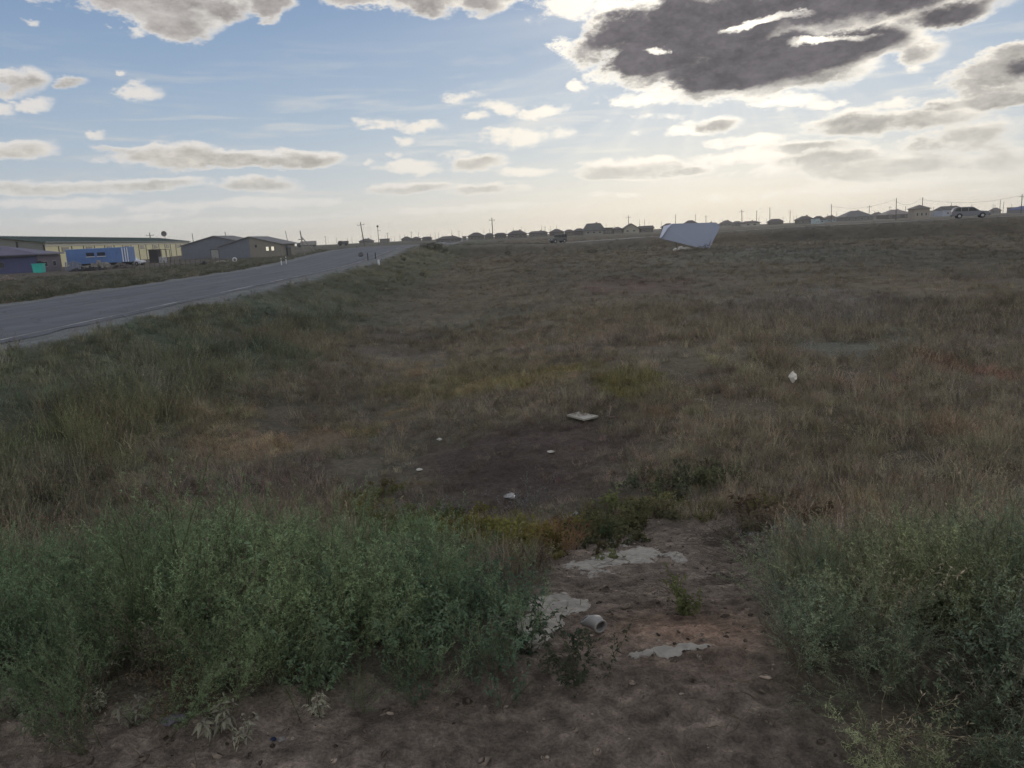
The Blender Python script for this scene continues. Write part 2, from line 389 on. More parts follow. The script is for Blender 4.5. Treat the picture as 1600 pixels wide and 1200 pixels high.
def ground_mat():
    m = bpy.data.materials.new('ground'); m.use_nodes = True; T = NT(m.node_tree)
    at_ = T.n('ShaderNodeAttribute', attribute_name='tint')
    g = T.n('ShaderNodeNewGeometry'); P = g.outputs['Position']
    n1 = T.noise(P, 14, 8, .68); n2 = T.noise(P, 1.1, 8, .7); n3 = T.noise(P, 90, 4, .6)
    dark = T.noise(P, 5, 6, .7)
    k = T.math('MULTIPLY', T.rng(n1.outputs[0], .3, .7, .62, 1.4, False), T.rng(n2.outputs[0], .3, .7, .72, 1.28, False))
    k = T.math('MULTIPLY', k, T.rng(n3.outputs[0], .3, .7, .68, 1.38, False))
    vor = T.n('ShaderNodeTexVoronoi', ins={'Scale': 22.0}); T.set(vor, 'Vector', P)
    c = T.vm('MULTIPLY', at_.outputs['Color'], T.n('ShaderNodeCombineXYZ', ins={0: k, 1: k, 2: k}).outputs[0])
    hh = T.math('ADD', T.math('MULTIPLY', n1.outputs[0], 1.0), T.math('ADD', T.math('MULTIPLY', n3.outputs[0], .25), T.math('MULTIPLY', vor.outputs[0], -.25)))
    b = T.n('ShaderNodeBump', ins={'Height': hh, 'Strength': .9, 'Distance': .06})
    bs = T.n('ShaderNodeBsdfPrincipled', ins={'Base Color': c, 'Roughness': .95, 'Normal': b.outputs[0]})
    bs.inputs['Specular IOR Level'].default_value = .1
    o = T.n('ShaderNodeOutputMaterial'); T.t.links.new(bs.outputs[0], o.inputs[0])
    return m
def leaf_mat(name, stem=(.16, .13, .09), instanced=True, col=(.1, .12, .07), trans=.35, var=.3):
    """leaves take their colour from the plant's own tint; vertices with part=1 are stems"""
    m = bpy.data.materials.new(name); m.use_nodes = True; T = NT(m.node_tree)
    if instanced: tint = T.n('ShaderNodeAttribute', attribute_name='tint', attribute_type='INSTANCER').outputs['Color']
    else:
        rgb = T.n('ShaderNodeRGB'); rgb.outputs[0].default_value = (*col, 1); tint = rgb.outputs[0]
    part = T.n('ShaderNodeAttribute', attribute_name='part')
    oi = T.n('ShaderNodeObjectInfo')
    g = T.n('ShaderNodeNewGeometry')
    nz = T.noise(g.outputs['Position'], 22.0, 3, .6)
    k = T.math('MULTIPLY', T.rng(oi.outputs['Random'], 0, 1, 1 - var, 1 + var, False), T.rng(nz.outputs[0], .3, .7, .7, 1.35, False))
    c = T.mix(T.math('MULTIPLY', part.outputs['Fac'], .7), tint, (*stem, 1))
    c = T.vm('MULTIPLY', c, T.n('ShaderNodeCombineXYZ', ins={0: k, 1: k, 2: k}).outputs[0])
    df = T.n('ShaderNodeBsdfDiffuse', ins={'Color': c}); tr = T.n('ShaderNodeBsdfTranslucent', ins={'Color': c})
    mx = T.n('ShaderNodeMixShader', ins={0: trans}); T.t.links.new(df.outputs[0], mx.inputs[1]); T.t.links.new(tr.outputs[0], mx.inputs[2])
    o = T.n('ShaderNodeOutputMaterial'); T.t.links.new(mx.outputs[0], o.inputs[0])
    return m

# ---------------------------------------------------------------- object helpers
def tag(o, label=None, cat=None, group=None, kind=None):
    if label: o['label'] = label
    if cat: o['category'] = cat
    if group: o['group'] = group
    if kind: o['kind'] = kind
    return o
def empty(name, loc, rz=0.0, label=None, cat=None, group=None):
    o = bpy.data.objects.new(name, None); COL.objects.link(o); o.location = [float(v) for v in loc]; o.rotation_euler = (0, 0, rz)
    o.empty_display_size = .2
    return tag(o, label, cat, group)
def np_mesh(name, V, F, mats, parent=None, smooth=False, attrs=None, link=True):
    V = np.asarray(V, np.float32); me = bpy.data.meshes.new(name)
    F = np.asarray(F, np.int32); n, k = F.shape
    me.vertices.add(len(V)); me.vertices.foreach_set('co', V.ravel())
    me.loops.add(n * k); me.loops.foreach_set('vertex_index', F.ravel())
    me.polygons.add(n); me.polygons.foreach_set('loop_start', np.arange(0, n * k, k, dtype=np.int32))
    try: me.polygons.foreach_set('loop_total', np.full(n, k, np.int32))
    except Exception: pass
    if smooth: me.polygons.foreach_set('use_smooth', np.ones(n, bool))
    me.update(calc_edges=True)
    for an, (ty, arr) in (attrs or {}).items():
        a = me.attributes.new(an, ty, 'POINT'); a.data.foreach_set({'FLOAT_COLOR': 'color', 'FLOAT_VECTOR': 'vector'}.get(ty, 'value'), np.ascontiguousarray(arr).ravel())
    for m in (mats if isinstance(mats, (list, tuple)) else [mats]): me.materials.append(m)
    o = bpy.data.objects.new(name, me)
    if link: COL.objects.link(o)
    if parent: o.parent = parent
    return o
class MB:
    def __init__(s): s.v = []; s.f = []
    def add(s, vs, fs):
        n = len(s.v); s.v += [tuple(float(c) for c in v) for v in vs]; s.f += [tuple(i + n for i in f) for f in fs]; return s
    def box(s, x0, x1, y0, y1, z0, z1):
        return s.add([(x0, y0, z0), (x1, y0, z0), (x1, y1, z0), (x0, y1, z0), (x0, y0, z1), (x1, y0, z1), (x1, y1, z1), (x0, y1, z1)],
                     [(0, 3, 2, 1), (4, 5, 6, 7), (0, 1, 5, 4), (1, 2, 6, 5), (2, 3, 7, 6), (3, 0, 4, 7)])
    def bar(s, a, b, r0, r1=None, n=6):
        r1 = r0 if r1 is None else r1
        a = Vector(a); b = Vector(b); d = (b - a).normalized()
        u = d.cross(Vector((0, 0, 1))); u = Vector((1, 0, 0)) if u.length < 1e-3 else u.normalized(); w = d.cross(u)
        vs = []
        for p, r in ((a, r0), (b, r1)):
            for i in range(n): t = 2 * pi * i / n; vs.append(p + u * (r * cos(t)) + w * (r * sin(t)))
        fs = [(i, (i + 1) % n, n + (i + 1) % n, n + i) for i in range(n)] + [tuple(range(n - 1, -1, -1)), tuple(range(n, 2 * n))]
        return s.add(vs, fs)
    def prism(s, prof, y0, y1, axis='y'):
        n = len(prof)
        if axis == 'y': vs = [(p[0], y0, p[1]) for p in prof] + [(p[0], y1, p[1]) for p in prof]
        elif axis == 'x': vs = [(y0, p[0], p[1]) for p in prof] + [(y1, p[0], p[1]) for p in prof]
        else: vs = [(p[0], p[1], y0) for p in prof] + [(p[0], p[1], y1) for p in prof]
        fs = [(i, (i + 1) % n, n + (i + 1) % n, n + i) for i in range(n)] + [tuple(range(n - 1, -1, -1)), tuple(range(n, 2 * n))]
        return s.add(vs, fs)
    def build(s, name, m, parent=None, bevel=0, smooth=False):
        me = bpy.data.meshes.new(name); me.from_pydata(s.v, [], s.f); me.update()
        import bmesh
        bm = bmesh.new(); bm.from_mesh(me); bmesh.ops.recalc_face_normals(bm, faces=bm.faces)
        if bevel: bmesh.ops.bevel(bm, geom=list(bm.edges), offset=bevel, segments=2, affect='EDGES', clamp_overlap=True)
        bm.to_mesh(me); bm.free()
        if smooth: me.shade_smooth()
        me.materials.append(m)
        o = bpy.data.objects.new(name, me); COL.objects.link(o)
        if parent: o.parent = parent
        return o

# ---------------------------------------------------------------- ground sheet
def build_ground():
    fine = np.linspace(-radians(46), radians(46), 620)
    coarse = np.linspace(radians(46), 2 * pi - radians(46), 130)[1:-1]
    th = np.concatenate([fine, coarse])
    r = np.concatenate([[.02], np.geomspace(.35, 1.4, 40)[:-1], np.geomspace(1.4, 60, 760)[:-1], np.geomspace(60, 1500, 290)])
    R, TH = np.meshgrid(r, th, indexing='ij')
    X, Y = R * np.sin(TH), R * np.cos(TH)
    Zz = height(X, Y)
    nr, nt = R.shape
    V = np.stack([X, Y, Zz], -1).reshape(-1, 3)
    i = np.arange(nr - 1)[:, None] * nt; j = np.arange(nt)[None]; j2 = (j + 1) % nt
    F = np.stack([i + j, i + nt + j, i + nt + j2, i + j2], -1).reshape(-1, 4)[:, ::-1]
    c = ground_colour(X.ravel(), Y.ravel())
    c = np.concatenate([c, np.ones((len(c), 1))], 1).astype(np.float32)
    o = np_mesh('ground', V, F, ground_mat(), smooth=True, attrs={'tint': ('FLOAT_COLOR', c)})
    tag(o, 'rough dry steppe ground with a ditch and a bare dirt crossing in front', None, None, 'structure')
build_ground()
# ---------------------------------------------------------------- roads
def asphalt_mat():
    m = bpy.data.materials.new('asphalt'); m.use_nodes = True; T = NT(m.node_tree)
    P = T.n('ShaderNodeNewGeometry').outputs['Position']
    a = T.noise(P, 60, 4, .7); st = T.noise(T.vm('MULTIPLY', P, (1.3, .05, 1)), 1.0, 4, .6); b = T.noise(P, .7, 5, .65)
    k = T.math('MULTIPLY', T.rng(a.outputs[0], .3, .7, .85, 1.15, False), T.math('MULTIPLY', T.rng(st.outputs[0], .3, .7, .86, 1.16, False), T.rng(b.outputs[0], .3, .7, .88, 1.12, False)))
    vor = T.n('ShaderNodeTexVoronoi', feature='DISTANCE_TO_EDGE', ins={'Scale': .35}); T.set(vor, 'Vector', T.vm('ADD', P, T.noise(P, 1.5, 4).outputs['Color']))
    crack = T.rng(vor.outputs[0], .0, .02, .62, 1.0)
    k = T.math('MULTIPLY', k, crack)
    c = T.vm('MULTIPLY', (.120, .127, .142), T.n('ShaderNodeCombineXYZ', ins={0: k, 1: k, 2: k}).outputs[0])
    bs = T.n('ShaderNodeBsdfPrincipled', ins={'Base Color': c, 'Roughness': .85}); bs.inputs['Specular IOR Level'].default_value = .12
    o = T.n('ShaderNodeOutputMaterial'); T.t.links.new(bs.outputs[0], o.inputs[0]); return m
def worn_paint(fac0=.46, fac1=.60):
    m = bpy.data.materials.new('worn_paint'); m.use_nodes = True; T = NT(m.node_tree)
    P = T.n('ShaderNodeNewGeometry').outputs['Position']
    a = T.noise(T.vm('MULTIPLY', P, (1, .25, 1)), 1.6, 6, .75)
    k = T.rng(a.outputs[0], fac0, fac1)
    c = T.mix(k, (.125, .13, .14, 1), (.34, .34, .33, 1))
    bs = T.n('ShaderNodeBsdfPrincipled', ins={'Base Color': c, 'Roughness': .8})
    o = T.n('ShaderNodeOutputMaterial'); T.t.links.new(bs.outputs[0], o.inputs[0]); return m
ASPH = asphalt_mat()
def strip(name, x0f, x1f, ys, zoff, m, ragged=0, nx=2):
    V, F = [], []
    for i, y in enumerate(ys):
        a, b = x0f(y), x1f(y)
        if ragged: b += ragged * float(fbm(np.array([y * .8]), np.array([1.0]), 3, 4)[0]); a += ragged * float(fbm(np.array([y * .8]), np.array([5.0]), 4, 4)[0])
        for j in range(nx): V.append((a + (b - a) * j / (nx - 1), y, float(road_z(np.float64(y))) + zoff))
    for i in range(len(ys) - 1):
        for j in range(nx - 1): q = i * nx + j; F.append((q, q + 1, q + nx + 1, q + nx))
    o = np_mesh(name, V, F, m)
    return o
ys = np.concatenate([np.linspace(-60, 10, 60), np.linspace(10.5, 60, 180), np.linspace(61, 420, 160)])
tag(strip('road', lambda y: road_near(y) - ROAD_W, road_near, ys, .0, ASPH, .22, 6), 'two lane grey asphalt road running away on its bank', None, None, 'structure')
tag(strip('road_edge_line', lambda y: road_near(y) - .56, lambda y: road_near(y) - .42, ys, .005, worn_paint()), 'worn white line along the near edge of the road', None, None, 'structure')
tag(strip('road_centre_line', lambda y: road_near(y) - 4.5, lambda y: road_near(y) - 4.36, ys, .005, worn_paint(.60, .68)), 'nearly worn off centre line of the road', None, None, 'structure')
def cross_road():
    pts = []
    for (a, b) in zip(CROSS[:-1], CROSS[1:]):
        for t in np.linspace(0, 1, 12, endpoint=False): pts.append(a + (b - a) * t)
    pts = np.array(pts); k = np.ones(9) / 9
    V, F = [], []
    for i in range(len(pts)):
        d = pts[min(i + 1, len(pts) - 1)] - pts[max(i - 1, 0)]; d = d[:2] / np.linalg.norm(d[:2]); n = np.array([-d[1], d[0]])
        for s in (-3.4, 3.4): V.append((pts[i][0] + n[0] * s, pts[i][1] + n[1] * s, pts[i][2] + .012))
    F = [(2 * i, 2 * i + 2, 2 * i + 3, 2 * i + 1) for i in range(len(pts) - 1)]
    m = mat('gravel_road', (.24, .23, .22), .95, var=.2, scale=.8)
    tag(np_mesh('side_road', V, F, m), 'pale side road crossing behind the field on a low bank', None, None, 'structure')
cross_road()
# ---------------------------------------------------------------- plants
R_ = np.random.default_rng(7)
class PM:
    """plant mesh collector: thin three-sided stems and diamond leaves"""
    def __init__(s): s.V = []; s.F = []; s.P = []; s.n = 0
    def _add(s, V, F, part):
        s.V.append(np.asarray(V, float)); s.F.append(np.asarray(F, int) + s.n); s.P.append(np.full(len(V), part)); s.n += len(V)
    def stem(s, path, r0, r1, part=1.0):
        path = np.asarray(path, float); n = len(path); t = np.gradient(path, axis=0)
        t /= np.linalg.norm(t, axis=1)[:, None] + 1e-9
        u = np.cross(t, [0.3, .2, .93]); u /= np.linalg.norm(u, axis=1)[:, None] + 1e-9; w = np.cross(t, u)
        r = np.linspace(r0, r1, n)[:, None]
        V = np.concatenate([path + r * (cos(a) * u + sin(a) * w) for a in (0, 2.09, 4.19)])
        F = [(k * n + i, k * n + i + 1, ((k + 1) % 3) * n + i + 1, ((k + 1) % 3) * n + i) for k in range(3) for i in range(n - 1)]
        s._add(V, F, part)
    def leaves(s, P, D, L, W, part=0.0, droop=.15):
        """many leaves at once: base points, directions, lengths, widths"""
        P = np.asarray(P, float); D = np.asarray(D, float); D = D / (np.linalg.norm(D, axis=1)[:, None] + 1e-9); m = len(P)
        if m == 0: return
        L = np.broadcast_to(L, (m,))[:, None]; W = np.broadcast_to(W, (m,))[:, None]
        a = R_.normal(size=(m, 3)); S = np.cross(D, a); S /= np.linalg.norm(S, axis=1)[:, None] + 1e-9
        mid = P + D * L * .5 ; tip = P + D * L - np.array([0, 0, 1]) * L * droop
        V = np.stack([P, mid + S * W * .5, tip, mid - S * W * .5], 1).reshape(-1, 3)
        F = np.arange(m * 4).reshape(m, 4); s._add(V, F, part)
    def blades(s, P, D, L, W, bend, part=0.0):
        """grass blades: two quads each, bending over"""
        P = np.asarray(P, float); m = len(P); D = D / (np.linalg.norm(D, axis=1)[:, None] + 1e-9)
        L = np.broadcast_to(L, (m,))[:, None]; W = np.broadcast_to(W, (m,))[:, None]
        h = D.copy(); h[:, 2] = 0
        a = R_.normal(size=(m, 3)); S = np.cross(D, a); S /= np.linalg.norm(S, axis=1)[:, None] + 1e-9
        mid = P + D * L * .55; tip = mid + (D + bend * (h * 1.5 + R_.normal(size=(m, 3)) * .25) - np.array([0, 0, .4 * bend])) * L * .45
        V = np.stack([P - S * W * .5, P + S * W * .5, mid + S * W * .4, mid - S * W * .4, tip + S * W * .08, tip - S * W * .08], 1).reshape(-1, 3)
        k = np.arange(m)[:, None] * 6; F = np.concatenate([k + [0, 1, 2, 3], k + [3, 2, 4, 5]]); s._add(V, F, part)
    def build(s, name, m, link=False, parent=None):
        return np_mesh(name, np.concatenate(s.V), np.concatenate(s.F), m, parent=parent, attrs={'part': ('FLOAT', np.concatenate(s.P).astype(np.float32))}, link=link)
def rdir(m, up, spread):
    a = R_.uniform(0, 2 * pi, m); r = spread * np.sqrt(R_.uniform(.05, 1, m))
    return np.stack([np.cos(a) * r, np.sin(a) * r, np.full(m, up)], 1)
def curve(p0, d, L, n=5, sag=.0, wig=.1):
    p = [np.array(p0, float)]; d = np.array(d, float); d /= np.linalg.norm(d)
    for i in range(n - 1):
        d = d + R_.normal(size=3) * wig + np.array([0, 0, -sag]); d /= np.linalg.norm(d); p.append(p[-1] + d * L / (n - 1))
    return np.array(p)
def grass_tuft(n, H, w, spread, base=.05, heads=False):
    g = PM(); P = np.stack([R_.normal(0, base, n), R_.normal(0, base, n), np.zeros(n) - .02], 1)
    D = rdir(n, 1, spread); L = H * R_.uniform(.5, 1.1, n)
    g.blades(P, D, L, w * R_.uniform(.7, 1.2, n), .5, 0.0)
    if heads:
        k = max(3, n // 5)
        for i in range(k):
            c = curve([R_.normal(0, base), R_.normal(0, base), 0], rdir(1, 1, spread * .8)[0], H * R_.uniform(1.0, 1.5), 5, .02, .06)
            g.stem(c, w * .3, w * .15, .35)
            q = c[-2] + (c[-1] - c[-2]) * R_.uniform(0, 1.1, (9, 1)); g.leaves(q, (c[-1] - c[-2]) + R_.normal(size=(9, 3)) * .03, .022, .004 + w * .6, .2)
    return g
def feather(stems, H, spread, br, brl, nl, ll, lw, sr=.003, sag=.02, up=.9, leafpart=0.0, base=.04):
    """branching weed: stems, side shoots all the way up, many narrow leaves"""
    g = PM()
    for s_ in range(stems):
        c = curve([R_.normal(0, base), R_.normal(0, base), -.03], rdir(1, 1, spread)[0], H * R_.uniform(.7, 1.1), 8, sag, .10)
        g.stem(c, sr, sr * .35, 1.0)
        for b in range(br):
            t = (b + R_.uniform(0, 1)) / br; t = .12 + .88 * t
            k = min(int(t * 7), 6); p = c[k] + (c[k + 1] - c[k]) * (t * 7 - k) if k < 7 else c[-1]
            ax = (c[min(k + 1, 7)] - c[k]); ax /= np.linalg.norm(ax) + 1e-9
            dd = ax * up + rdir(1, 0, 1)[0] * .9 + np.array([0, 0, .15])
            L = brl * (1.15 - .75 * t) * R_.uniform(.6, 1.2)
            q = curve(p, dd, L, 5, -.03, .14); g.stem(q, sr * .4, sr * .2, .7)
            m = max(3, int(nl * L / brl)); tt = R_.uniform(.05, 1, m) * 4; kk = np.minimum(tt.astype(int), 3)
            pp = q[kk] + (q[kk + 1] - q[kk]) * (tt - kk)[:, None]; dq = q[kk + 1] - q[kk]; dq /= np.linalg.norm(dq, axis=1)[:, None]
            g.leaves(pp, dq * .7 + R_.normal(size=(m, 3)) * .6, ll * R_.uniform(.6, 1.2, m), lw * R_.uniform(.7, 1.2, m), leafpart)
    return g
def broad(stems, H, spread, nleaf, ll, lw, sr=.003, base=.03):
    g = PM()
    for s_ in range(stems):
        c = curve([R_.normal(0, base), R_.normal(0, base), -.03], rdir(1, 1, spread)[0], H * R_.uniform(.6, 1.1), 8, .02, .12)
        g.stem(c, sr, sr * .4, 1.0)
        for j in range(2):
            k = R_.integers(2, 6); q = curve(c[k], rdir(1, .8, 1)[0], H * .35, 5, 0, .15); g.stem(q, sr * .5, sr * .3, 1.0)
            tt = R_.uniform(.2, 1, nleaf // 3) * 4; kk = np.minimum(tt.astype(int), 3)
            g.leaves(q[kk] + (q[kk + 1] - q[kk]) * (tt - kk)[:, None], R_.normal(size=(len(tt), 3)) + [0, 0, .2], ll * R_.uniform(.5, 1, len(tt)), lw * R_.uniform(.6, 1, len(tt)), 0, .4)
        tt = R_.uniform(.15, 1, nleaf) * 7; kk = np.minimum(tt.astype(int), 6)
        g.leaves(c[kk] + (c[kk + 1] - c[kk]) * (tt - kk)[:, None], R_.normal(size=(nleaf, 3)) * [1, 1, .5] + [0, 0, .2], ll * R_.uniform(.6, 1.1, nleaf), lw * R_.uniform(.7, 1.1, nleaf), 0, .4)
    return g
LEAF = leaf_mat('plant_tissue', trans=.45); STRAW = leaf_mat('dry_plant_tissue', stem=(.20, .16, .11), trans=.35)
def library(name, items):
    c = bpy.data.collections.new(name)
    for i, (g, m) in enumerate(items): c.objects.link(g.build('%s_%02d' % (name, i), m))
    return c
LIB_TUFT = library('grass_library', [(grass_tuft(34, .20, .0045, .55), LEAF), (grass_tuft(26, .26, .005, .4, .06), LEAF), (grass_tuft(40, .13, .005, .9, .08), LEAF),
                                     (grass_tuft(20, .34, .006, .35, .05, True), STRAW), (grass_tuft(14, .42, .0065, .3, .07, True), STRAW),
                                     (feather(4, .34, .5, 9, .12, 9, .022, .006), LEAF), (feather(3, .42, .4, 10, .13, 9, .02, .006), STRAW), (feather(5, .22, .8, 7, .10, 9, .02, .007), LEAF)])
LIB_KOCHIA = library('weed_library', [(feather(4, .62, .38, 22, .20, 34, .017, .0030), LEAF), (feather(3, .74, .45, 24, .22, 34, .018, .0028), LEAF), (feather(5, .52, .6, 16, .20, 28, .017, .0034), LEAF),
                                      (feather(4, .58, .7, 18, .22, 26, .020, .0032), LEAF), (broad(5, .5, .5, 34, .038, .018), LEAF), (broad(6, .42, .7, 32, .032, .015), LEAF),
                                      (feather(4, .60, .6, 12, .22, 9, .03, .006, sr=.004), STRAW), (feather(3, .80, .3, 24, .15, 28, .014, .003), LEAF)])
LIB_LOW = library('low_weed_library', [(broad(5, .16, 1.2, 16, .035, .026, .002), LEAF), (broad(6, .22, .9, 18, .04, .03, .002), LEAF), (feather(6, .2, 1.2, 9, .10, 12, .02, .005, .002), LEAF), (grass_tuft(40, .16, .004, .7), LEAF)])
def twigs(n, L):
    g = PM()
    for i in range(n):
        c = curve([R_.normal(0, .08), R_.normal(0, .08), .012], rdir(1, .12, 1)[0], L * R_.uniform(.4, 1.2), 5, .02, .16); g.stem(c, .0022, .001, 1.0)
    return g
def clod():
    u = np.linspace(0, 2 * pi, 7)[:-1]; V = [(0, 0, .5)]; 
    for zz, rr in ((.35, .6), (-.1, 1.0), (-.4, .7)):
        for a in u: V.append((rr * cos(a) * R_.uniform(.7, 1.2), rr * sin(a) * R_.uniform(.6, 1.1), zz * R_.uniform(.7, 1.2)))
    F = [(0, 1 + i, 1 + (i + 1) % 6, 0) for i in range(6)]
    F = []
    for k in range(2):
        for i in range(6): F.append((1 + 6 * k + i, 1 + 6 * k + (i + 1) % 6, 7 + 6 * k + (i + 1) % 6, 7 + 6 * k + i))
    F += [(0, 1, 2, 3), (0, 3, 4, 5), (0, 5, 6, 1)]
    g = PM(); g._add(np.array(V), np.array(F), 0.0); return g
def stone_mat():
    m = leaf_mat('clod_soil', trans=0.0, var=.35); return m
LIB_CLOD = library('clod_library', [(clod(), stone_mat()) for i in range(5)])
LIB_TWIG = library('twig_library', [(twigs(5, .16), STRAW), (twigs(3, .25), STRAW), (twigs(8, .10), STRAW)])

def scatter(name, label, P, scl, rot, tint, idx, lib, mats, cat='ground cover', kind='stuff', group=None):
    n = len(P)
    me = bpy.data.meshes.new(name); me.vertices.add(n); me.vertices.foreach_set('co', np.asarray(P, np.float32).ravel())
    def A(an, ty, arr, key): a = me.attributes.new(an, ty, 'POINT'); a.data.foreach_set(key, np.ascontiguousarray(arr).ravel())
    A('tint', 'FLOAT_COLOR', np.concatenate([np.clip(tint, .003, .9), np.ones((n, 1))], 1).astype(np.float32), 'color')
    A('scl', 'FLOAT_VECTOR', np.asarray(scl, np.float32), 'vector'); A('rot', 'FLOAT_VECTOR', np.asarray(rot, np.float32), 'vector')
    A('idx', 'INT', np.asarray(idx, np.int32), 'value')
    o = bpy.data.objects.new(name, me); COL.objects.link(o)
    ng = bpy.data.node_groups.new(name, 'GeometryNodeTree')
    ng.interface.new_socket('Geometry', in_out='INPUT', socket_type='NodeSocketGeometry'); ng.interface.new_socket('Geometry', in_out='OUTPUT', socket_type='NodeSocketGeometry')
    N = ng.nodes; Lk = ng.links
    gi, go = N.new('NodeGroupInput'), N.new('NodeGroupOutput')
    ci = N.new('GeometryNodeCollectionInfo'); ci.inputs['Collection'].default_value = lib; ci.inputs['Separate Children'].default_value = True; ci.inputs['Reset Children'].default_value = True
    ip = N.new('GeometryNodeInstanceOnPoints'); ip.inputs['Pick Instance'].default_value = True
    def na(an, ty): q = N.new('GeometryNodeInputNamedAttribute'); q.data_type = ty; q.inputs['Name'].default_value = an; return next(s for s in q.outputs if s.enabled and s.name == 'Attribute')
    Lk.new(gi.outputs[0], ip.inputs['Points']); Lk.new(ci.outputs[0], ip.inputs['Instance'])
    Lk.new(na('idx', 'INT'), ip.inputs['Instance Index']); Lk.new(na('scl', 'FLOAT_VECTOR'), ip.inputs['Scale'])
    e2r = N.new('FunctionNodeEulerToRotation'); Lk.new(na('rot', 'FLOAT_VECTOR'), e2r.inputs[0]); Lk.new(e2r.outputs[0], ip.inputs['Rotation'])
    Lk.new(ip.outputs[0], go.inputs[0])
    md = o.modifiers.new('scatter', 'NODES'); md.node_group = ng
    return tag(o, label, cat, group, kind)
def on_ground(x, y): return np.stack([x, y, height(x, y)], 1)
def rots(n, tilt=.15): return np.stack([R_.normal(0, tilt, n), R_.normal(0, tilt, n), R_.uniform(0, 2 * pi, n)], 1)

def tallness(x, y):
    t = .55 + .25 * fbm(x / 2.5, y / 3.5, 101, 3)
    bank = sstep(-4.5, -7.5, x) * 0 + (1 - sstep(-7.5, -4.2, x))
    t = t + .5 * bank * (1 - sstep(40, 90, y))
    e = np.maximum(x - road_near(y), road_near(y) - ROAD_W - x); t = t * (.42 + .58 * sstep(2.0, 4.5, e))
    right = sstep(2.2, 4.5, x - .06 * y) * (1 - sstep(18, 32, y))
    t = t + .25 * right
    d = np.maximum(dark_soil(x, y), low_zone(x, y) * 1.1)
    trough = np.exp(-((x + 2.2 + .02 * y) / (2.6 + .03 * y)) ** 2) * sstep(8, 12, y) * (1 - sstep(60, 90, y))
    return np.clip(t * (1 - .65 * d) * (1 - .5 * trough), .12, 2)

def field_grass():
    def samp(n, r0, r1, pw, half=radians(47)):
        # density per square metre falls as r^-pw
        k = 2 - pw; u = R_.uniform(0, 1, n); r = (r0 ** k + u * (r1 ** k - r0 ** k)) ** (1 / k)
        t = R_.uniform(-half, half, n); return r * np.sin(t), r * np.cos(t), r
    for nm, lab, N, r0, r1, pw in (('steppe_grass', 'dry olive and brown grass and low herbs over the ditch and field', 52000, 4.2, 30, .9),
                                  ('distant_grass', 'far sparse tufts of steppe grass over the wide field', 42000, 28, 230, 1.5)):
        x, y, r = samp(N, r0, r1, pw)
        e = np.maximum(x - road_near(y), road_near(y) - ROAD_W - x)
        cd, _ = cross_dist(x, y)
        yard = (x < -58) & (y > 85)
        b = bare(x, y)
        dk = dark_soil(x, y)
        keep = (e > 1.35 + .5 * fbm(x, y, 5, 2)) & (cd > 4.0) & (b < R_.uniform(.1, .8, N)) & (~yard | (R_.uniform(0, 1, N) < .12)) & (R_.uniform(0, 1, N) > .8 * dk) & (R_.uniform(0, 1, N) > .45 * low_zone(x, y))
        keep &= (fbm(x / 1.2, y / 1.4, 13, 3) > -.22 + .12 * R_.normal(size=N))
        x, y, r = x[keep], y[keep], r[keep]; n = len(x)
        tl = tallness(x, y); c = cover(x, y) * np.interp(r, [6, 14, 30, 80], [2.15, 1.85, 1.5, 1.25])[:, None]  # tint darkens with distance, painting in the self-shadow far tufts lack
        green = (c[:, 1] > c[:, 0] * .97)
        idx = np.where(R_.uniform(0, 1, n) < .62, np.where(tl > .9, R_.choice([3, 4, 1, 6, 3], n), R_.choice([0, 2, 2, 1], n)), np.where(tl > .9, R_.choice([5, 6, 5, 7], n), R_.choice([7, 2, 5, 0], n)))
        s = (.55 + .55 * tl) * R_.uniform(.7, 1.3, n) * (1 + np.clip((r - 12) / 40, 0, 2.2))
        sz = s * np.clip(1.0 - (r - 8) / 60, .45, 1.0)
        c = c * R_.uniform(.7, 1.4, (n, 1)) * (1 + R_.normal(0, .06, (n, 3)))
        # scattered bleached heads
        pale = (R_.uniform(0, 1, n) < .09 * (1 - dark_soil(x, y)) * (1 - low_zone(x, y)))[:, None]; c = np.where(pale, c * .5 + np.array([.24, .21, .15]) * .75, c); idx = np.where(pale[:, 0], R_.choice([3, 4], n), idx)
        scatter(nm, lab, on_ground(x, y), np.stack([s, s, sz], 1), rots(n, .12), c, idx, LIB_TUFT, None)
field_grass()

